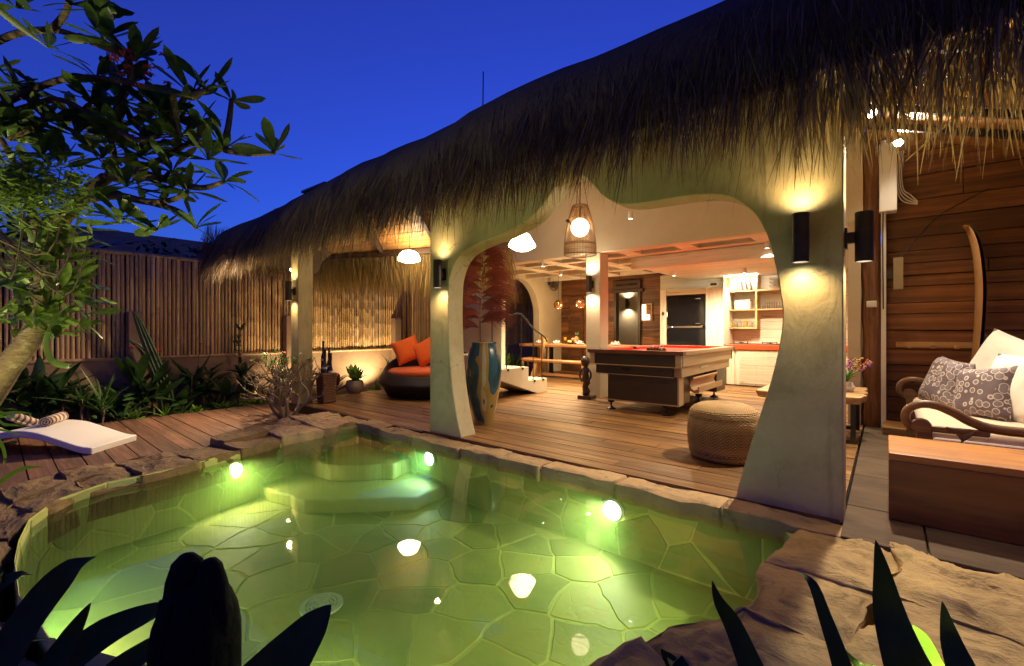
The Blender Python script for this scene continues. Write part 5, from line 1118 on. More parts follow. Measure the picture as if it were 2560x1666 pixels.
# ================================================================== LEFT OF THE ARCH
m_dkrattan = WEAVE('dark_rattan_weave', (.026,.017,.014), (.014,.009,.008), 150, 70, .5)
m_orange = M('orange_canvas', (.78,.13,.008), (.70,.11,.006), rough=.8, scale=40, bump=.25, bscale=10, bdist=.01, sheen=.15)
rb = thing('round_daybed', 'round dark rattan daybed with an orange mattress and raised back', 'daybed', (-5.95, 5.05, 0))
def shell(u, v):
    a = 2*pi*u; back = .5+.5*cos(a - radians(125)); h = .34 + .40*back**1.4
    r_ = .70 + .15*min(1, v*1.6) - .10*max(0, v-.62)/.38
    return (r_*cos(a), r_*sin(a), v*h)
mb = MB(); mb.grid(shell, 56, 10, closeu=True)
mb.grid(lambda u, v: (lambda a, b: ((.70+.15-.10 - .06*v)*cos(a), (.75-.06*v)*sin(a), (.34+.40*b**1.4)*(1 - .0*v) + .015*sin(pi*v) - (.30*v if v > .99 else 0)))(2*pi*u, .5+.5*cos(2*pi*u - radians(125))), 56, 4, closeu=True); ob('woven_shell', mb, m_dkrattan, rb, angle=70)
mb = MB(); mb.lathe([(.001,.30),(.67,.30),(.69,.33),(.69,.40),(.66,.425),(.3,.435),(.001,.435)], 48); ob('mattress', mb, m_orange, rb, angle=60)
pillow('orange_cushion', 'square orange cushion at the open end of the round rattan daybed', 'cushion', (-6.52, 5.0, .72), (.46,.46,.16), (radians(66), 0, radians(48)), m_orange, 'orange cushions', radians(22))
pillow('orange_cushion', 'square orange cushion in the middle of the three on the round daybed', 'cushion', (-6.22, 5.20, .70), (.46,.46,.16), (radians(68), 0, radians(36)), m_orange, 'orange cushions', radians(30))
pillow('orange_cushion', 'square orange cushion nearest the slim arch leg on the round daybed', 'cushion', (-5.92, 5.30, .66), (.42,.42,.15), (radians(64), 0, radians(26)), m_orange, 'orange cushions', radians(14))
# umbrella basket
ub = thing('umbrella_basket', 'tall square woven basket standing against the corner pillar', 'basket', (-6.42, 3.45, 0))
m_basket = WEAVE('brown_basket_weave', (.30,.14,.055), (.18,.08,.03), 55, 42, .55, False)
mb = MB(); mb.prism([(-.105,-.105),(.105,-.105),(.105,.105),(-.105,.105)], lambda x,y:(x*.86,y*.86,0), lambda x,y:(x*1.08,y*1.08,.44)); ob('basket_body', mb, m_basket, ub, smooth=False, fixn=True, bevel=.01)
for z_ in (.02,.42): s_ = .105*(.86+.22*z_/.44)+.006; mb = MB(); mb.tube([(-s_,-s_,z_),(s_,-s_,z_),(s_,s_,z_),(-s_,s_,z_),(-s_,-s_,z_)], .011, 6); ob('rim', mb, m_basket, ub)
m_umb = M('navy_umbrella', (.03,.04,.075), (.02,.027,.05), rough=.6, scale=6, stretch=(8,8,1)); m_umb2 = M('black_umbrella', (.02,.02,.022), rough=.6)
for i, (x_, y_, h_, mt, lb) in enumerate(((-.04,-.03,.90,m_umb2,'tall black furled umbrella sticking out of the woven basket'),(.03,-.04,.78,m_umb,'navy furled umbrella with pale strap in the woven basket'),(.05,.04,.72,m_umb,'shorter navy furled umbrella at the basket corner'),(-.02,.05,.80,m_umb2,'black furled umbrella at the back of the basket'))):
    t = thing('furled_umbrella', lb, 'umbrella', (-6.42+x_, 3.45+y_, .05), 0, 'umbrellas in the basket'); mb = MB(); mb.tube([(0,0,0),(.004,0,.3),(.006,0,h_-.28),(.006,0,h_-.2)], [.012,.036,.030,.012], 9); ob('folded_cloth', mb, mt, t)
    mb = MB(); mb.tube([(.006,0,h_-.22),(.008,0,h_-.04)], .017, 8); ob('handle', mb, m_umb2, t); mb = MB(); mb.lathe([(.034,0),(.035,.03)], 10, (.006,0,h_-.33), cap=False); ob('strap', mb, m_whitecloth, t)

# ================================================================== PLANTS
m_leaf_a = LEAF('plant_leaf_dark', (.055,.12,.03), (.025,.065,.018)); m_leaf_b = LEAF('plant_leaf_mid', (.10,.20,.04), (.05,.11,.025)); m_leaf_c = LEAF('plant_leaf_bright', (.22,.40,.05), (.12,.25,.03)); m_leaf_r = LEAF('plant_leaf_red', (.16,.05,.05), (.09,.03,.035))
m_bark = M('grey_bark', (.24,.165,.085), (.12,.08,.042), rough=.85, scale=9, stretch=(1,1,3), bump=.8, bscale=24, spots=(5, .58, (.30,.24,.14)), jitter=False)
m_red = M('red_petal', (.55,.035,.03), (.42,.02,.02), rough=.6)
def leaf_mesh(L, w, droop=.25, fold=.15, kind='strap', n=7):
    pts = []; wd = []
    for i in range(n):
        t = i/(n-1); pts.append((L*t*(1-.1*droop*t), 0, L*(.25*t - droop*t*t)))
        if kind == 'strap': wd.append(w*(.5+.5*min(1,t*4))*(1-t**3)+.0008)
        elif kind == 'obovate': wd.append(w*max(.06, (sin(pi*min(1,t**1.5*.92+.02)))**.8) if t < 1 else .004)
        else: wd.append(w*max(.05, sin(pi*min(.99,t*.96+.02))**.75))
    mb = MB(); mb.blade(pts, wd, (0,1,0), fold=fold); return mb.mesh('leaf', True, 180)
STRAPS = [leaf_mesh(1, .09, d, .18) for d in (.15,.35,.6)]; OVALS = [leaf_mesh(1, .34, d, .15, 'oval') for d in (.1,.3,.5)]; OBOV = [leaf_mesh(1, .30, d, .12, 'obovate', 8) for d in (.05,.2,.35)]
LM = {}
def leaf_variant(me, mat):
    key = (me.name, mat.name)
    if key not in LM: c = me.copy(); c.materials.clear(); c.materials.append(mat); LM[key] = c
    return LM[key]
def put_leaf(parent, me, mat, loc, yaw, pitch, L, roll=0., w=1., name='leaf'):
    o = bpy.data.objects.new(name, leaf_variant(me, mat)); COL.objects.link(o); o.parent = parent; o.location = loc
    o.rotation_euler = (Matrix.Rotation(yaw, 3, 'Z') @ Matrix.Rotation(-pitch, 3, 'Y') @ Matrix.Rotation(roll, 3, 'X')).to_euler(); o.scale = (L, L*w, L); return o
def plant(name, label, loc, n, L, meshes, mat, seed, pitch=(.3,1.3), stemh=0., w=1., group=None, cat='plant', flower=None):
    Rq = random.Random(seed); t = thing(name, label, cat, loc, 0, group)
    if stemh:
        mb = MB(); mb.tube([(0,0,0),(Rq.uniform(-.03,.03),Rq.uniform(-.03,.03),stemh*.5),(0,0,stemh)], [.016,.013,.009], 7); ob('stem', mb, m_bark, t)
    for k in range(n):
        z = stemh*Rq.uniform(.35,1.) if stemh else 0.01
        put_leaf(t, Rq.choice(meshes), mat, (0,0,z), Rq.uniform(0,6.28), Rq.uniform(*pitch), L*Rq.uniform(.7,1.15), Rq.gauss(0,.3), w)
    if flower:
        for k in range(flower):
            a = Rq.uniform(0,6.28); h = L*Rq.uniform(.8,1.3)+stemh; p = Vector((.12*cos(a),.12*sin(a),h)); mb = MB(); mb.tube([(0,0,stemh*.6),p*.6,p], .004, 5); ob('flower_stalk', mb, m_leaf_a, t)
            mb = MB()
            for j in range(6): b = j*1.05; mb.blade([p, p+Vector((.025*cos(b),.025*sin(b),.02)), p+Vector((.05*cos(b),.05*sin(b),.005))], [.006,.022,.003], (-sin(b),cos(b),0), fold=.2)
            ob('flower', mb, m_red, t)
    return t
def bed(u, v, x=-8.15): 
    r = _ray(u, v); k = x/r[0]; return (x, r[1]*k, -.16)
spots = [  # (pixel column used to find the place along the bed, name, label, leaf count, length, leaf meshes, material, stem, width, flowers, x)
 (205,'fan_palm_seedling','young palm with narrow fingered leaves behind the white lounger',16,.55,STRAPS,m_leaf_a,.35,.7,0,-7.95),
 (255,'lady_palm','clump of dark fingered palm leaves beside the lounger towels',18,.50,STRAPS,m_leaf_b,.30,.8,0,-7.9),
 (300,'spider_plant','arching narrow-leaved clump at the edge of the sunken deck',20,.42,STRAPS,m_leaf_b,.0,.6,0,-7.85),
 (335,'heliconia','tall heliconia with red flower heads in front of the dark fence post',9,.55,OVALS,m_leaf_a,.45,.8,3,-8.25),
 (385,'heliconia','broad-leaved heliconia with red heads at the foot of the leaning cactus',9,.50,OVALS,m_leaf_a,.45,.8,2,-8.2),
 (415,'fern_clump','low bright fern clump at the deck edge below the cactus',18,.26,STRAPS,m_leaf_c,.0,.8,0,-7.85),
 (455,'fern_clump','low mid-green fern patch between cactus and ginger',18,.24,STRAPS,m_leaf_b,.0,.8,0,-7.85),
 (480,'ginger_plant','ginger with upright green leaves reaching over the low wall',10,.5,OVALS,m_leaf_a,.55,.6,1,-8.3),
 (520,'bromeliad','dark bromeliad showing a spiky tuft above the fence rail',12,.45,STRAPS,m_leaf_a,.65,1.2,0,-8.35),
 (560,'ground_cover_plant','leafy low ground cover plant halfway along the sunken deck',18,.22,OVALS,m_leaf_b,.0,.8,0,-7.9),
 (600,'leafy_shrub','thin twiggy shrub climbing up the fence canes',24,.16,OVALS,m_leaf_a,1.25,.9,0,-8.4),
 (640,'ground_cover_plant','bright leafy tuft at the deck end near the desert rose',20,.20,OVALS,m_leaf_c,.0,.8,0,-7.9),
 (690,'shade_plant','dark leafy plant behind the desert rose branches',14,.34,OVALS,m_leaf_a,.4,.8,1,-8.2),
 (150,'shade_plant','dark broad plant in the bed behind the lounger head',14,.5,OVALS,m_leaf_a,.5,.7,0,-8.2),
 (95,'shade_plant','dark twiggy plant in the bed behind the frangipani trunk',14,.45,OVALS,m_leaf_a,.6,.7,0,-8.2),
 (600,'fern_clump','low dull fern clump in the bed before the brown wall',16,.26,STRAPS,m_leaf_b,.0,.8,0,-8.0),
 (350,'fern_clump','low dark fern clump under the heliconia stems',16,.26,STRAPS,m_leaf_a,.0,.8,0,-7.9)]
for i, (u, nm, lb, n_, L, me_, mt, sh_, w_, flw, x_) in enumerate(spots):
    p = bed(u, 1000, x_); plant(nm, lb, p, n_, L, me_, mt, 300+i, (.15,1.2), sh_, w_, 'plants in the fence bed', flower=flw)
Rbd = random.Random(91); kinds = [('border_shrub',OVALS,m_leaf_a,.26,.45,26),('border_shrub',OVALS,m_leaf_b,.22,.35,26),('tufted_grass',STRAPS,m_leaf_b,.40,.0,22),('broad_leaf_plant',OVALS,m_leaf_a,.42,.2,14),('creeping_plant',OVALS,m_leaf_c,.15,.0,22)]
near = ['below the first dark fence post','by the lounger end','beneath the leaning cactus','midway along the brown wall','near the desert rose','behind the striped towels']
USED = set()
for i in range(28):
    nm, ms, mt, L, sh_, n_ = kinds[i % 5]; yy = -.4 + i*.135 + Rbd.uniform(-.05,.05); xx = (-7.86 if L < .2 else Rbd.uniform(-8.35,-8.0))
    where = near[5] if yy < .5 else near[1] if yy < 1.1 else near[0] if yy < 1.8 else near[2] if yy < 2.3 else near[3] if yy < 2.9 else near[4]
    look = {'border_shrub': ('dark' if mt is m_leaf_a else 'mid-green')+' leafy shrub', 'tufted_grass': 'arching tufted grass', 'broad_leaf_plant': 'broad dark-leaved plant', 'creeping_plant': 'bright creeping plant'}[nm]
    lb_ = look+' in the fence bed '+where
    if lb_ in USED: lb_ = 'taller '+lb_; sh_ = sh_*1.5+.08; L = L*1.25
    USED.add(lb_)
    plant(nm, lb_, (xx, yy, -.17), n_, L, ms, mt, 700+i, (.0,1.2), sh_*Rbd.uniform(.7,1.3), Rbd.uniform(.7,1.1), 'plants in the fence bed '+where+' '+look)
# leaning column cactus
p = bed(420, 1000, -8.2); ct = thing('column_cactus', 'tall ribbed column cactus leaning against the fence post', 'cactus', p)
m_cact = M('cactus_skin', (.05,.085,.04), (.025,.045,.022), rough=.5, scale=6)
for k, (dx, dz, top) in enumerate(((0,0,1.50),(.05,.0,1.42),(-.05,0,1.1))):
    mb = MB(); P = catmull([(0,dx,0),(0,dx-.06,.4),(.0,dx-.22,.9),(0,dx-.40,top)], 6); vs = []; n_ = len(P)
    for i, q in enumerate(P):
        for j in range(16): a = 2*pi*j/16; rr = (.055 if j % 2 else .035)*(1-.75*(i/(n_-1))**6); vs.append((q.x+rr*cos(a), q.y+rr*sin(a), q.z))
    mb.add(vs, [(i*16+j, i*16+(j+1)%16, (i+1)*16+(j+1)%16, (i+1)*16+j) for i in range(n_-1) for j in range(16)] + [tuple(range((n_-1)*16, n_*16))]); ob('ribbed_stem', mb, m_cact, ct, angle=30)
# desert rose with bare twisting branches
ds = thing('desert_rose', 'bare twisting desert rose bush with one red bloom in front of the corner pillar', 'bush', (-6.32, 2.82, -.2))
Rz = random.Random(17); m_twig = M('pale_twig_bark', (.30,.23,.13), (.19,.14,.075), rough=.75, scale=10, bump=.4, jitter=False)
tips = []
def grow(p, d, L, r, depth, acc):
    pts = [p]; q = Vector(p)
    for i in range(4):
        d = (d + Vector((Rz.gauss(0,.28), Rz.gauss(0,.28), Rz.gauss(.05,.2)))).normalized(); q = q + d*L/4; pts.append(q.copy())
    mb = MB(); mb.tube(catmull(pts, 3), [r*(1-.4*i/12) for i in range(13)], 6); acc.append(mb)
    if depth == 0: tips.append((q.copy(), d.copy())); return
    for k in range(3 if depth > 1 else 2):
        nd = (d*.8 + Vector((Rz.gauss(0,.7), Rz.gauss(0,.7), Rz.uniform(-.2,.6)))).normalized(); grow(q, nd, L*Rz.uniform(.6,.85), r*.62, depth-1, acc)
acc = []
for k in range(8):
    a = k*.785; grow(Vector((.05*cos(a), .05*sin(a), .05)), Vector((cos(a)*.5, sin(a)*.5, .9)).normalized(), .36, .028, 3, acc)
for i, b in enumerate(acc): ob('branch', b, m_twig, ds)
for i, (q, d) in enumerate(tips):
    if q.z > .75 and Rz.random() < .8:
        for j in range(4): put_leaf(ds, Rz.choice(OBOV), m_leaf_b, q, Rz.uniform(0,6.28), Rz.uniform(0,1.), Rz.uniform(.05,.09))
hi = max(tips, key=lambda t_: t_[0].z - abs(t_[0].x+.2)); mb = MB()
for j in range(8): b = j*.8; mb.blade([hi[0], hi[0]+Vector((.03*cos(b),.03*sin(b),.02)), hi[0]+Vector((.055*cos(b),.055*sin(b),.01+.02*(j%2)))], [.008,.03,.004], (-sin(b),cos(b),0))
ob('red_bloom', mb, M('pink_red_petal', (.75,.06,.06), (.6,.03,.04), rough=.6), ds); mb = MB(); mb.lathe([(.12,0),(.24,.07),(.26,.09),(.24,.09),(.001,.06)], 24); ob('root_bowl', mb, m_lowwall, ds)
# potted plants at the deck's end
pp = thing('potted_fern', 'bright green rosette fern in a pale round pot by the brown wall', 'potted plant', (-7.05, 4.30, 0)); mb = MB(); mb.lathe([(.10,0),(.145,.06),(.15,.14),(.13,.21),(.12,.21),(.135,.14),(.001,.12)], 24); ob('pot', mb, M('pale_pot', (.42,.36,.24), (.34,.29,.19), rough=.7, scale=6), pp)
Rq = random.Random(2)
for k in range(16): put_leaf(pp, Rq.choice(OVALS), m_leaf_c, (0,0,.18), k*.393+Rq.gauss(0,.15), Rq.uniform(.5,1.25), Rq.uniform(.22,.34), Rq.gauss(0,.2), .9)
for (x_, y_, nm, lb, n_, L, me_, mt, sh_, s_) in ((-7.15,3.80,'snake_plant','spiky upright plant beside the umbrella basket',12,.40,STRAPS,m_leaf_b,.0,41),(-7.2,4.02,'cordyline','red-leaved cordyline between the basket and the potted fern',10,.34,OVALS,m_leaf_r,.25,42),(-7.2,4.85,'leafy_border_plant','low dark-leaved plant between potted fern and round daybed',20,.20,OVALS,m_leaf_c,.05,43),
    (-7.3,5.15,'dracaena','upright thin-stemmed dracaena with a green tuft behind the round daybed',14,.30,STRAPS,m_leaf_c,.55,44),(-7.25,5.9,'dracaena','green tuft showing above the back of the round daybed',14,.34,STRAPS,m_leaf_b,.75,45),(-7.1,3.55,'strap_leaf_plant','green strap-leaved plant showing behind the furled umbrellas',16,.30,STRAPS,m_leaf_b,.35,46),(-7.15,8.2,'arch_plant','lush green leafy plant outside the dining room arch',22,.55,OVALS,m_leaf_c,.35,47),(-7.4,8.9,'arch_plant','second leafy plant outside the dining arch, farther along the wall',18,.5,OVALS,m_leaf_b,.3,48)):
    plant(nm, lb, (x_, y_, -.1 if x_ < -7.1 else -.02), n_, L, me_, mt, s_, (.3,1.3), sh_, .8, 'plants at the deck end')

# white wave lounger and towels
lg = thing('wave_lounger', 'white wave-shaped sun lounger on the sunken plank deck', 'lounger', (-5.85, .79, -.12))
e1 = Vector((-6.20, 1.17, 0)) - Vector((-5.85, .79, 0)); wdir = e1.normalized(); ldir = Vector((-.735, -.677, 0)); W_ = .56
pr = [(0,.055),(.12,.075),(.32,.145),(.52,.21),(.72,.225),(.92,.19),(1.12,.125),(1.3,.12),(1.5,.22),(1.75,.40),(1.95,.52)]
C_ = catmull([(a,0,b) for a,b in pr], 5); m_lg = M('white_wicker', (.78,.74,.68), (.72,.68,.62), rough=.6, scale=90, bump=.35, bscale=160, bdist=.003)
mb = MB(); vs = []
for p in C_:
    for (w, dz) in ((0,0),(W_,0),(W_,-.065),(0,-.065)): q = ldir*p.x + wdir*w; vs.append((q.x, q.y, p.z+dz+.01))
n_ = len(C_); mb.add(vs, [(i*4+k, i*4+(k+1)%4, (i+1)*4+(k+1)%4, (i+1)*4+k) for i in range(n_-1) for k in range(4)] + [(3,2,1,0), ((n_-1)*4, (n_-1)*4+1, (n_-1)*4+2, (n_-1)*4+3)]); ob('wave_shell', mb, m_lg, lg, angle=40, fixn=True, bevel=.008)
for a in (.03, 1.2): mb = MB(); q = ldir*a; mb.bar(q+wdir*.04+Vector((0,0,.012)), q+wdir*(W_-.04)+Vector((0,0,.012)), .05, .024); ob('foot_bar', mb, m_black, lg, smooth=False)
mb = MB(); q = ldir*1.72; mb.bar(q+wdir*.05+Vector((0,0,.15)), q+wdir*(W_-.05)+Vector((0,0,.15)), .04, .30); ob('support', mb, m_lg, lg, smooth=False)
def TOWEL():
    m, nt, n, l, p = _mat('striped_towel'); tc = n.new('ShaderNodeTexCoord'); w = n.new('ShaderNodeTexWave'); w.bands_direction = 'X'; w.inputs['Scale'].default_value = 4.2; w.inputs['Distortion'].default_value = 0.; l.new(tc.outputs['Object'], w.inputs['Vector'])
    col = _ramp(nt, w.outputs['Fac'], [(0,(.14,.05,.03)),(.35,(.16,.06,.035)),(.42,(.62,.50,.36)),(1,(.66,.54,.40))]); l.new(col, p.inputs['Base Color']); p.inputs['Roughness'].default_value = .95; p.inputs['Sheen Weight'].default_value = .3
    l.new(_bump(nt, _noise(nt, _coords(nt,(1,1,1),False), 160, 2), .4, .004), p.inputs['Normal']); return m
m_towel = TOWEL()
def towel(label, loc, yaw, L, r, pitch=0.):
    t = thing('rolled_towel', label, 'towel', loc, yaw, 'rolled towels on the lounger'); mb = MB(); vs = []; N_ = 60
    for k in range(N_): a = k*.30; rr = r*(.12 + .88*k/(N_-1)); vs += [(-L/2, rr*cos(a), rr*sin(a)+r), (L/2, rr*cos(a), rr*sin(a)+r)]
    mb.add(vs, [(2*i, 2*i+2, 2*i+3, 2*i+1) for i in range(N_-1)]); o = ob('roll', mb, m_towel, t, angle=180); s = o.modifiers.new('thick','SOLIDIFY'); s.thickness = .011; o.rotation_euler = (0, -pitch, 0); return t
lp = lambda a, w, dz: Vector((-5.85,.79,-.12)) + ldir*a + wdir*w + Vector((0,0,dz))
la = atan2(ldir.y, ldir.x)
towel('brown and cream striped rolled towel lying across the lounger', lp(.66,.36,.215), la+radians(20)+pi/2, .34, .062)
towel('long striped towel roll tilted up on top of the other towel', lp(.84,.30,.215), la+radians(100), .55, .05, radians(24))

# frangipani leaning over the pool
fg = thing('frangipani_tree', 'frangipani tree with thick branches and paddle-shaped leaves leaning over the pool', 'tree', (-4.72, -.30, -.24))
def fbranch(name, px_, r0, r1, par=fg):
    P = catmull([at(u, v, d) for u, v, d in px_], 5); n_ = len(P); mb = MB(); mb.tube(P, [r0+(r1-r0)*i/(n_-1) for i in range(n_)], 8); return ob(name, mb, m_bark, par, world=True, angle=180)
P = [Vector((-4.72,-.30,-.24))] + [at(u, v, d) for u, v, d in ((-40,1010,3.15),(30,905,3.1),(85,830,3.05),(105,740,3.05),(120,650,3.05),(150,560,3.0),(200,500,2.95),(265,445,2.9))]
mb = MB(); Pc = catmull(P, 5); mb.tube(Pc, [.092 - .056*(i/(len(Pc)-1))**.7 for i in range(len(Pc))], 12); ob('trunk', mb, m_bark, fg, world=True, angle=180)
BR = [[(265,445,2.9),(285,390,2.85),(262,330,2.8),(190,300,2.75),(110,300,2.7)],[(265,445,2.9),(330,430,2.85),(400,400,2.8),(470,360,2.75)],[(330,430,2.85),(420,450,2.8),(500,470,2.75),(560,455,2.7)],
      [(200,500,2.95),(290,490,2.9),(370,505,2.85),(430,500,2.8),(470,480,2.75)],[(370,505,2.85),(450,530,2.8),(490,570,2.75)],[(300,495,2.9),(350,540,2.8),(390,575,2.75)],
      [(120,650,3.0),(40,420,2.9),(-30,300,2.8)],[(-30,280,2.7),(70,230,2.65),(160,198,2.6),(240,195,2.6),(330,210,2.55),(430,232,2.5),(480,240,2.5)],[(-40,120,2.6),(40,85,2.55),(130,75,2.5),(200,92,2.5),(260,100,2.45)],[(130,75,2.5),(165,30,2.45),(175,-20,2.4)],
      [(-30,300,2.8),(60,270,2.75),(150,250,2.7),(230,290,2.7),(290,320,2.65)],[(290,320,2.65),(340,350,2.6),(400,340,2.6)],[(470,360,2.75),(520,355,2.7),(560,360,2.7)],[(560,360,2.7),(570,320,2.7),(577,270,2.7),(578,250,2.7)],[(560,375,2.7),(620,385,2.65),(685,383,2.6)],
      [(430,232,2.5),(440,290,2.6),(450,340,2.65)],[(330,210,2.55),(320,160,2.5),(318,130,2.5)],[(480,240,2.5),(520,225,2.5)],[(200,92,2.5),(290,130,2.5),(340,150,2.5)],[(262,330,2.8),(300,250,2.7),(310,215,2.65)],[(110,300,2.7),(60,330,2.7),(20,350,2.7)]]
for k, b in enumerate(BR): fbranch('branch', b, .030 if k in (1,2,3,6) else .020, .012)
Rt = random.Random(23)
CL = [(110,300,2.7,9),(470,360,2.75,9),(560,455,2.7,9),(470,480,2.75,9),(490,570,2.75,8),(390,575,2.75,8),(480,240,2.5,9),(260,100,2.45,8),(175,10,2.4,9),(290,320,2.65,9),(400,340,2.6,9),(578,250,2.7,9),(685,383,2.6,8),(450,340,2.65,8),(318,130,2.5,8),(520,225,2.5,8),(340,150,2.5,8),(310,215,2.65,8),(20,350,2.7,9),(240,195,2.6,7),(60,330,2.7,8),(560,375,2.7,8),(430,430,2.75,8),(520,400,2.7,7),(240,25,2.4,7),(40,20,2.4,7),(360,390,2.8,8),(190,340,2.75,8),(150,410,2.8,8),(60,250,2.7,8),(420,300,2.7,7),(300,560,2.7,7),(230,250,2.7,7),(120,120,2.5,7),(500,310,2.7,7)]
m_fr_leaf = LEAF('frangipani_leaf', (.12,.20,.035), (.05,.10,.02), .35, .35)
for (u, v, d, n_) in CL:
    p = at(u, v, d) - Vector((-4.72,-.30,-.24)); a0 = Rt.uniform(0,6.28)
    for k in range(n_): put_leaf(fg, Rt.choice(OBOV), m_fr_leaf, p, a0+k*6.28/n_+Rt.gauss(0,.2), Rt.uniform(-.25,1.15), Rt.uniform(.13,.25), Rt.gauss(0,.45), Rt.uniform(.75,1.1))
p = at(372,180,2.55) - Vector((-4.72,-.30,-.24))
for k in range(20):
    q = p + Vector((Rt.gauss(0,.08), Rt.gauss(0,.06), Rt.gauss(0,.04))); mb = MB()
    for j in range(5): b = j*1.26; mb.blade([q, q+Vector((.016*cos(b),.016*sin(b),.012)), q+Vector((.032*cos(b),.032*sin(b),.004))], [.006,.017,.003], (-sin(b),cos(b),0))
    ob('flower', mb, M('frangipani_petal', (.55,.06,.09), (.45,.04,.06), rough=.6) if k == 0 else bpy.data.materials['frangipani_petal'], fg)
# the rest of the crown, too many leaves to pick apart
mb = MB(); fo = Vector((-4.72,-.30,-.24))
for k in range(46):
    u = Rt.uniform(-30,430); v = Rt.uniform(170,560) if u < 300 else Rt.uniform(230,480); p = at(u, v, Rt.uniform(2.6,3.2)) - fo
    for j in range(8):
        a = j*.785 + Rt.gauss(0,.25); el = Rt.uniform(-.3,1.1); L = Rt.uniform(.12,.22); dv = Vector((cos(a)*cos(el), sin(a)*cos(el), sin(el))); sd_ = Vector((-sin(a), cos(a), Rt.gauss(0,.35)))
        mb.blade([p, p+dv*L*.3, p+dv*L*.6+Vector((0,0,-.01)), p+dv*L*.85+Vector((0,0,-.02)), p+dv*L+Vector((0,0,-.03))], [.008, L*.16, L*.28, L*.24, .004], sd_, fold=.12)
ob('crown', mb, m_fr_leaf, fg, angle=180, kind='stuff')
# orchids and ferns growing on the trunk
ep = thing('tree_orchid', 'lush clump of orchid leaves growing round the frangipani trunk', 'plant', at(120,760,2.95)); Re = random.Random(29)
m_ep = LEAF('orchid_leaf', (.16,.24,.035), (.07,.12,.02), .4, .35); e0 = at(120,760,2.95)
for k in range(260):
    u = Re.gauss(120,62); v = Re.uniform(540,850) ; d = 2.88+Re.uniform(-.25,.2)
    if abs(u-120) > 140: continue
    q = at(u, v, d) - e0; yaw = atan2(q.y, q.x)+Re.gauss(0,.7); put_leaf(ep, Re.choice(OBOV+OVALS), m_ep, q*.85, yaw, Re.uniform(-.7,.8), Re.uniform(.10,.22), Re.gauss(0,.5), Re.uniform(.7,1.1))
mb = MB(); Pd = catmull([at(135,800,2.78), at(112,850,2.72), at(125,900,2.7), at(165,915,2.68), at(185,910,2.68)], 6); mb.blade([p_ - e0 for p_ in Pd], [.05*(1-.7*(i/len(Pd))**2) for i in range(len(Pd))], (.7,.5,.3), fold=.15); ob('long_leaf', mb, m_ep, ep)
# fine-leaved shrub in the light of the garden lamp
sh_ = thing('fine_leaved_shrub', 'bright green fine-leaved shrub spreading beneath the frangipani branches', 'shrub', (at(-120,700,2.5).x, at(-120,700,2.5).y, -.2)); s0 = Vector((at(-120,700,2.5).x, at(-120,700,2.5).y, -.2)); mb = MB(); mb.tube([(0,0,0),(.03,.02,.7),(0,0,1.5)], [.03,.022,.016], 7); ob('stem', mb, m_bark, sh_); Rs_ = random.Random(37)
m_fine = LEAF('fine_leaf', (.24,.36,.05), (.12,.2,.03), .45, .4)
for k in range(9):
    e_ = at(Rs_.uniform(60,235), Rs_.uniform(400,560), 2.4+Rs_.uniform(-.15,.2)); P_ = catmull([Vector((0,0,1.48)), at(-60,560+Rs_.uniform(-40,40),2.45)-s0, (e_-s0)*.8+Vector((0,0,-.04)), e_-s0], 5); mb = MB(); mb.tube(P_, [.008*(1-.75*i/len(P_)) for i in range(len(P_))], 5); ob('branch', mb, m_bark, sh_)
mb = MB()
for k in range(1500):
    u = min(235, abs(Rs_.gauss(0,105))); v = 475 + Rs_.gauss(0,38) + (u-100)*.12; q = at(u-15, v, 2.4+Rs_.uniform(-.2,.25)) - s0; a = Rs_.uniform(0,6.28); L = Rs_.uniform(.035,.07); el = Rs_.gauss(.1,.4); dv = Vector((cos(a)*cos(el), sin(a)*cos(el), sin(el)))
    mb.blade([q, q+dv*L*.5, q+dv*L], [.003,L*.38,.001], (-sin(a),cos(a),Rs_.gauss(0,.3)), fold=.15)
ob('foliage', mb, m_fine, sh_, angle=180, kind='stuff')
# garden lamps at the foot of the tree and among the front plants
def garden_lamp(loc, aim, power, col, label, spot=95):
    t = thing('garden_spotlight', label, 'lamp', loc, 0, 'garden spotlights'); d = (Vector(aim)-Vector(loc)).normalized(); q = d.to_track_quat('-Z','Y').to_euler()
    mb = MB(); mb.tube([(0,0,-.12),(0,0,0)], .008, 6); ob('spike', mb, m_black, t); mb = MB(); mb.lathe([(.02,.07),(.04,.03),(.042,-.04),(.036,-.04),(.034,-.02)], 16, cap=False); ob('hood', mb, m_black, t, rot=q)
    mb = MB(); mb.lathe([(.001,-.025),(.034,-.025)], 14, cap=False); ob('lens', mb, e_lens, t, rot=q); o = light('SPOT', 'garden_light', t, d*.05, power, col, spot=spot, blend=.7, radius=.04); o.rotation_euler = q; return t
garden_lamp((-4.15,-.85,.0), at(170,520,2.9), 42, (1,.90,.42), 'small black garden spotlight aimed up into the frangipani from the rocks')
garden_lamp((-3.75,-.75,.15), at(110,480,2.45), 22, (1,.95,.5), 'small black garden spotlight aimed at the fine-leaved shrub', 80)
garden_lamp((-8.05,5.45,-.1), (-8.6,5.3,.9), 44, (1,.76,.42), 'small black garden spotlight washing the fence behind the round daybed', 140)
garden_lamp((-8.0,3.9,-.1), (-8.6,4.0,.9), 22, (1,.76,.42), 'small black garden spotlight washing the fence behind the umbrella basket', 140)
garden_lamp((.16,1.22,.03), (.07,1.46,.30), 8.0, (.95,1,.6), 'small black garden spotlight among the pointed leaves of the front plant', 60)

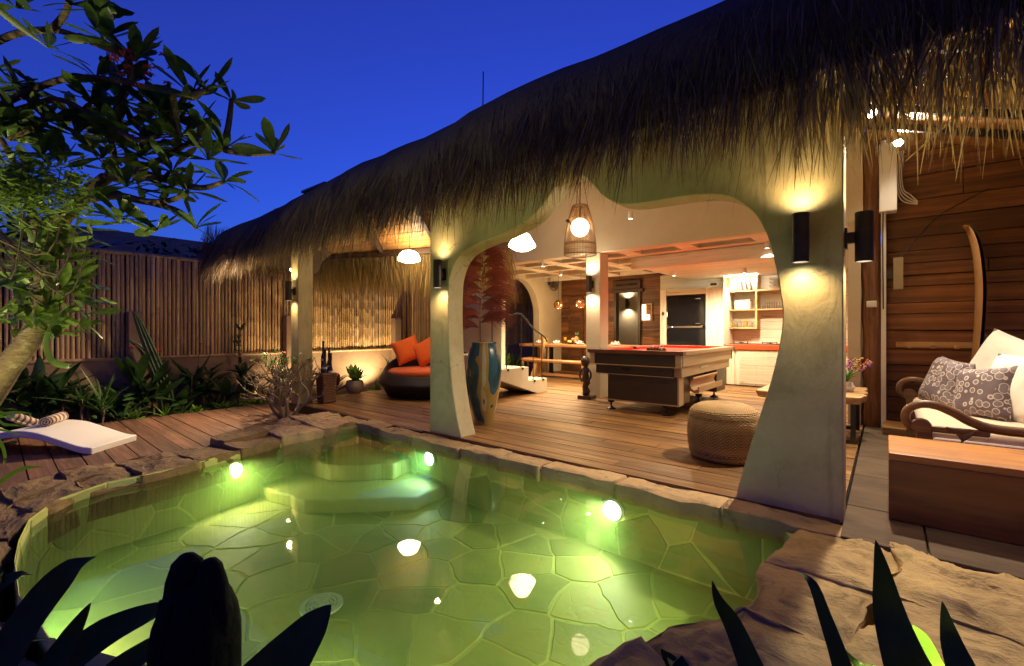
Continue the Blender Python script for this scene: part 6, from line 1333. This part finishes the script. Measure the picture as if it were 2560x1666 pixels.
# ================================================================== NEAR PLANTS AND ORNAMENT
m_fgleaf = LEAF('unlit_front_leaf', (.035,.055,.012), (.015,.026,.007), .6, .1, .1, .2)  # near-black green: the unlit look of these leaves is in the colour
def bigleaf(parent, base, pix, widths, d_list, mat=m_fgleaf, side=None):
    first = at(*pix[0], d_list[0]); root = Vector((base.x*.6+first.x*.4, base.y*.6+first.y*.4, base.z))
    widths = [widths[0]*.6] + list(widths)
    P = catmull([root] + [at(u, v, d) for (u, v), d in zip(pix, d_list)], 5); n_ = len(P); W_ = []
    for i in range(n_):
        t = i/(n_-1)*(len(widths)-1); k = min(int(t), len(widths)-2); W_.append(widths[k]+(widths[k+1]-widths[k])*(t-k))
    mb = MB(); mb.blade([p - base for p in P], W_, side or Vector(_R+(0,)), fold=.10); return ob('leaf', mb, mat, parent, angle=180)
b0 = Vector((-1.25, .12, -.05)); fl_ = thing('strap_leaf_clump', 'dark broad strap leaves of a clump beside the bud-shaped ornament', 'plant', b0)
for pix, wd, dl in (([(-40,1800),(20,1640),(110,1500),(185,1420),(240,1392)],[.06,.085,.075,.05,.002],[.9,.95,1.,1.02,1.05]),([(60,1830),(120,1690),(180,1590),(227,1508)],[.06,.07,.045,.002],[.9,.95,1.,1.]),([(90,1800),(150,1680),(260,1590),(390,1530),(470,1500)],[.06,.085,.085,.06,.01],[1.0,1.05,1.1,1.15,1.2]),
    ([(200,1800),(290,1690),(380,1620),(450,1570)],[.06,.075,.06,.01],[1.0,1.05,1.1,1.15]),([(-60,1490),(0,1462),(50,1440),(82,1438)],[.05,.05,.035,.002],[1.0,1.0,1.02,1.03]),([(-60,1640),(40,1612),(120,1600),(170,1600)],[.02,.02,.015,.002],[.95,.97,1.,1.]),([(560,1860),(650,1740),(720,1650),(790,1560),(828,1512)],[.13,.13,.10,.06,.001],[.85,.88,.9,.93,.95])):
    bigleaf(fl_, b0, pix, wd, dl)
bl_ = thing('lit_grass_blades', 'arching bright green grass blades lit beside the white lounger', 'plant', (-2.48,.03,-.05)); b1 = Vector((-2.48,.03,-.05))
m_litleaf = LEAF('lit_lime_leaf', (.30,.52,.04), (.2,.38,.03), .4, .4)  # brighter leaf copy, lamplight put into its colour
for pix, wd in (([(-60,1260),(0,1205),(55,1172),(108,1168)],[.012,.016,.014,.001]),([(-60,1060),(10,1036),(45,1032),(80,1034)],[.012,.014,.01,.001]),([(-60,1070),(0,1042),(40,1046)],[.012,.012,.001]),([(-40,1090),(0,1110),(12,1145),(8,1165)],[.014,.016,.012,.002]),([(-60,1058),(10,1062),(60,1066)],[.01,.01,.001]),([(-60,1080),(0,1075),(60,1090)],[.01,.01,.001])):
    bigleaf(bl_, b1, pix, wd, [1.6]*len(pix), m_litleaf, Vector((0,0,1)))
b2 = Vector((.02, .88, -.02)); fr2 = thing('pointed_leaf_clump', 'dark sword-shaped leaves standing up in front of the pale rocks', 'plant', b2)
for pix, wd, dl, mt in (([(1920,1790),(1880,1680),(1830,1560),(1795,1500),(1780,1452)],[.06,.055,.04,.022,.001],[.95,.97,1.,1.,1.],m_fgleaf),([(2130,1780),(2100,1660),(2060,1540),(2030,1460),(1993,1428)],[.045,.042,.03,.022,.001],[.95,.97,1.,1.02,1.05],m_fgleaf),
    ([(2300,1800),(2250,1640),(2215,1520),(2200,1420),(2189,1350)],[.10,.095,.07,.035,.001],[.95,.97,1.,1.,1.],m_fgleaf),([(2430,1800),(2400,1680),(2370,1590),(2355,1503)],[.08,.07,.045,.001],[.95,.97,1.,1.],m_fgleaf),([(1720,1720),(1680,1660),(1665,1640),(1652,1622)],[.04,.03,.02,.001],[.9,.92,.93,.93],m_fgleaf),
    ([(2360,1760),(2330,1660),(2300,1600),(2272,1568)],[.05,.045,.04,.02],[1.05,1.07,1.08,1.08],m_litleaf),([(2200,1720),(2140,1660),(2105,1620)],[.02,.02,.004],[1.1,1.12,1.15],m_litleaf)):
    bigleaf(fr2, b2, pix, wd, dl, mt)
o0 = at(492,1640,.95); o0.z = -.05
orn = thing('bud_ornament', 'dark bud-shaped carved ornament standing at the near pool edge', 'ornament', o0)
m_orn = M('black_stone', (.012,.011,.008), (.006,.006,.004), rough=.8, scale=10, bump=.5, spec=.15)
def lobe(prof_, off, seed, n_=18):
    mb = MB(); vs = [vx2*off + Vector((r*cos(2*pi*k/n_)*(1+.07*cos(5*2*pi*k/n_+seed)), r*sin(2*pi*k/n_)*(1+.07*cos(4*2*pi*k/n_+seed)), z)) for r, z in prof_ for k in range(n_)]
    mb.add(vs, [(i*n_+k, i*n_+(k+1)%n_, (i+1)*n_+(k+1)%n_, (i+1)*n_+k) for i in range(len(prof_)-1) for k in range(n_)] + [tuple(range((len(prof_)-1)*n_, len(prof_)*n_))]); return mb
vx2 = Vector(_R+(0,))
ob('bud_body', lobe([(.06,0),(.072,.15),(.077,.38),(.077,.48),(.071,.525),(.059,.56),(.045,.59),(.02,.605)], 0, 1), m_orn, orn, angle=180)
ob('petal', lobe([(.04,.40),(.045,.53),(.037,.60),(.027,.635),(.014,.65),(.002,.655)], -.020, 2), m_orn, orn, angle=180)
ob('petal', lobe([(.04,.40),(.043,.53),(.034,.59),(.024,.625),(.012,.64),(.002,.644)], .028, 4), m_orn, orn, angle=180)
for a_ in (-.9,-.3,.35,.9):
    mb = MB(); mb.tube(catmull([Vector(_V+(0,))*-.001 + vx2*(.074*sin(a_)) + Vector((0,0,.05)) - Vector(_V+(0,))*.074*cos(a_), vx2*(.079*sin(a_)) + Vector((0,0,.40)) - Vector(_V+(0,))*.079*cos(a_), vx2*(.06*sin(a_)) + Vector((0,0,.575)) - Vector(_V+(0,))*.055*cos(a_)], 6), .005, 5); ob('ridge', mb, m_orn, orn)
mb = MB(); mb.lathe([(.09,-.02),(.095,.03),(.05,.05)], 16); ob('foot', mb, m_orn, orn)
# ================================================================== BEYOND THE FENCE
nh = thing('neighbour_house', 'dark low house roof behind the bamboo fence', 'building', (-16, 3.0, -.2)); mb = MB(); mb.box(-2,2,-2,2,0,2.8); ob('wall', mb, m_lowwall, nh, smooth=False)
mb = MB(); mb.prism([(-2.4,2.75),(2.4,2.75),(0,3.95)], lambda x,z:(x,-2.3,z), lambda x,z:(x,2.3,z)); ob('roof', mb, m_rock_dark, nh, smooth=False, fixn=True)
m_ban = LEAF('banana_leaf', (.04,.09,.03), (.02,.05,.018), .4, .2); bp = thing('banana_plant', 'dark broad-leaved banana plant rising behind the bamboo fence', 'plant', (-10.2, 1.0, -.2)); mb = MB(); mb.tube([(0,0,0),(0,.05,1.4),(0,.1,2.3)], [.13,.1,.05], 10); ob('stem', mb, m_bark, bp); Rn = random.Random(61)
BAN = leaf_mesh(1,.26,.45,.12,'oval',9)
for k in range(9): put_leaf(bp, BAN, m_ban, (0,.1,2.2), k*.7+Rn.gauss(0,.2), Rn.uniform(.2,1.1), Rn.uniform(1.1,1.6), Rn.gauss(0,.3))
for i, (x_, y_, h_) in enumerate(((-11.5,3.0,3.3),(-12.0,4.4,3.2),(-11.0,.2,3.6))):
    t = thing('dark_tree', ['rounded dark tree behind the fence next to the banana plant','low dark tree behind the fence near the thatch corner','dark tree behind the fence beyond the frangipani trunk'][i], 'tree', (x_, y_, -.2), 0, 'trees behind the fence'); mb = MB(); mb.tube([(0,0,0),(.05,0,h_*.5),(0,0,h_*.8)], [.09,.06,.03], 8); ob('trunk', mb, m_bark, t)
    mb = MB()
    for k in range(500):
        a = Rn.uniform(0,6.28); e = Rn.uniform(-1,1); r_ = .75*Rn.random()**.4; q = Vector((r_*cos(a)*1.1, r_*sin(a)*1.1, h_*.8+r_*e*.75)); b = Rn.uniform(0,6.28); L = Rn.uniform(.12,.22); dv = Vector((cos(b),sin(b),Rn.gauss(0,.5))).normalized(); mb.blade([q,q+dv*L*.5,q+dv*L],[.01,L*.4,.004],(-sin(b),cos(b),.2),fold=.15)
    ob('crown', mb, m_ban, t, angle=180)
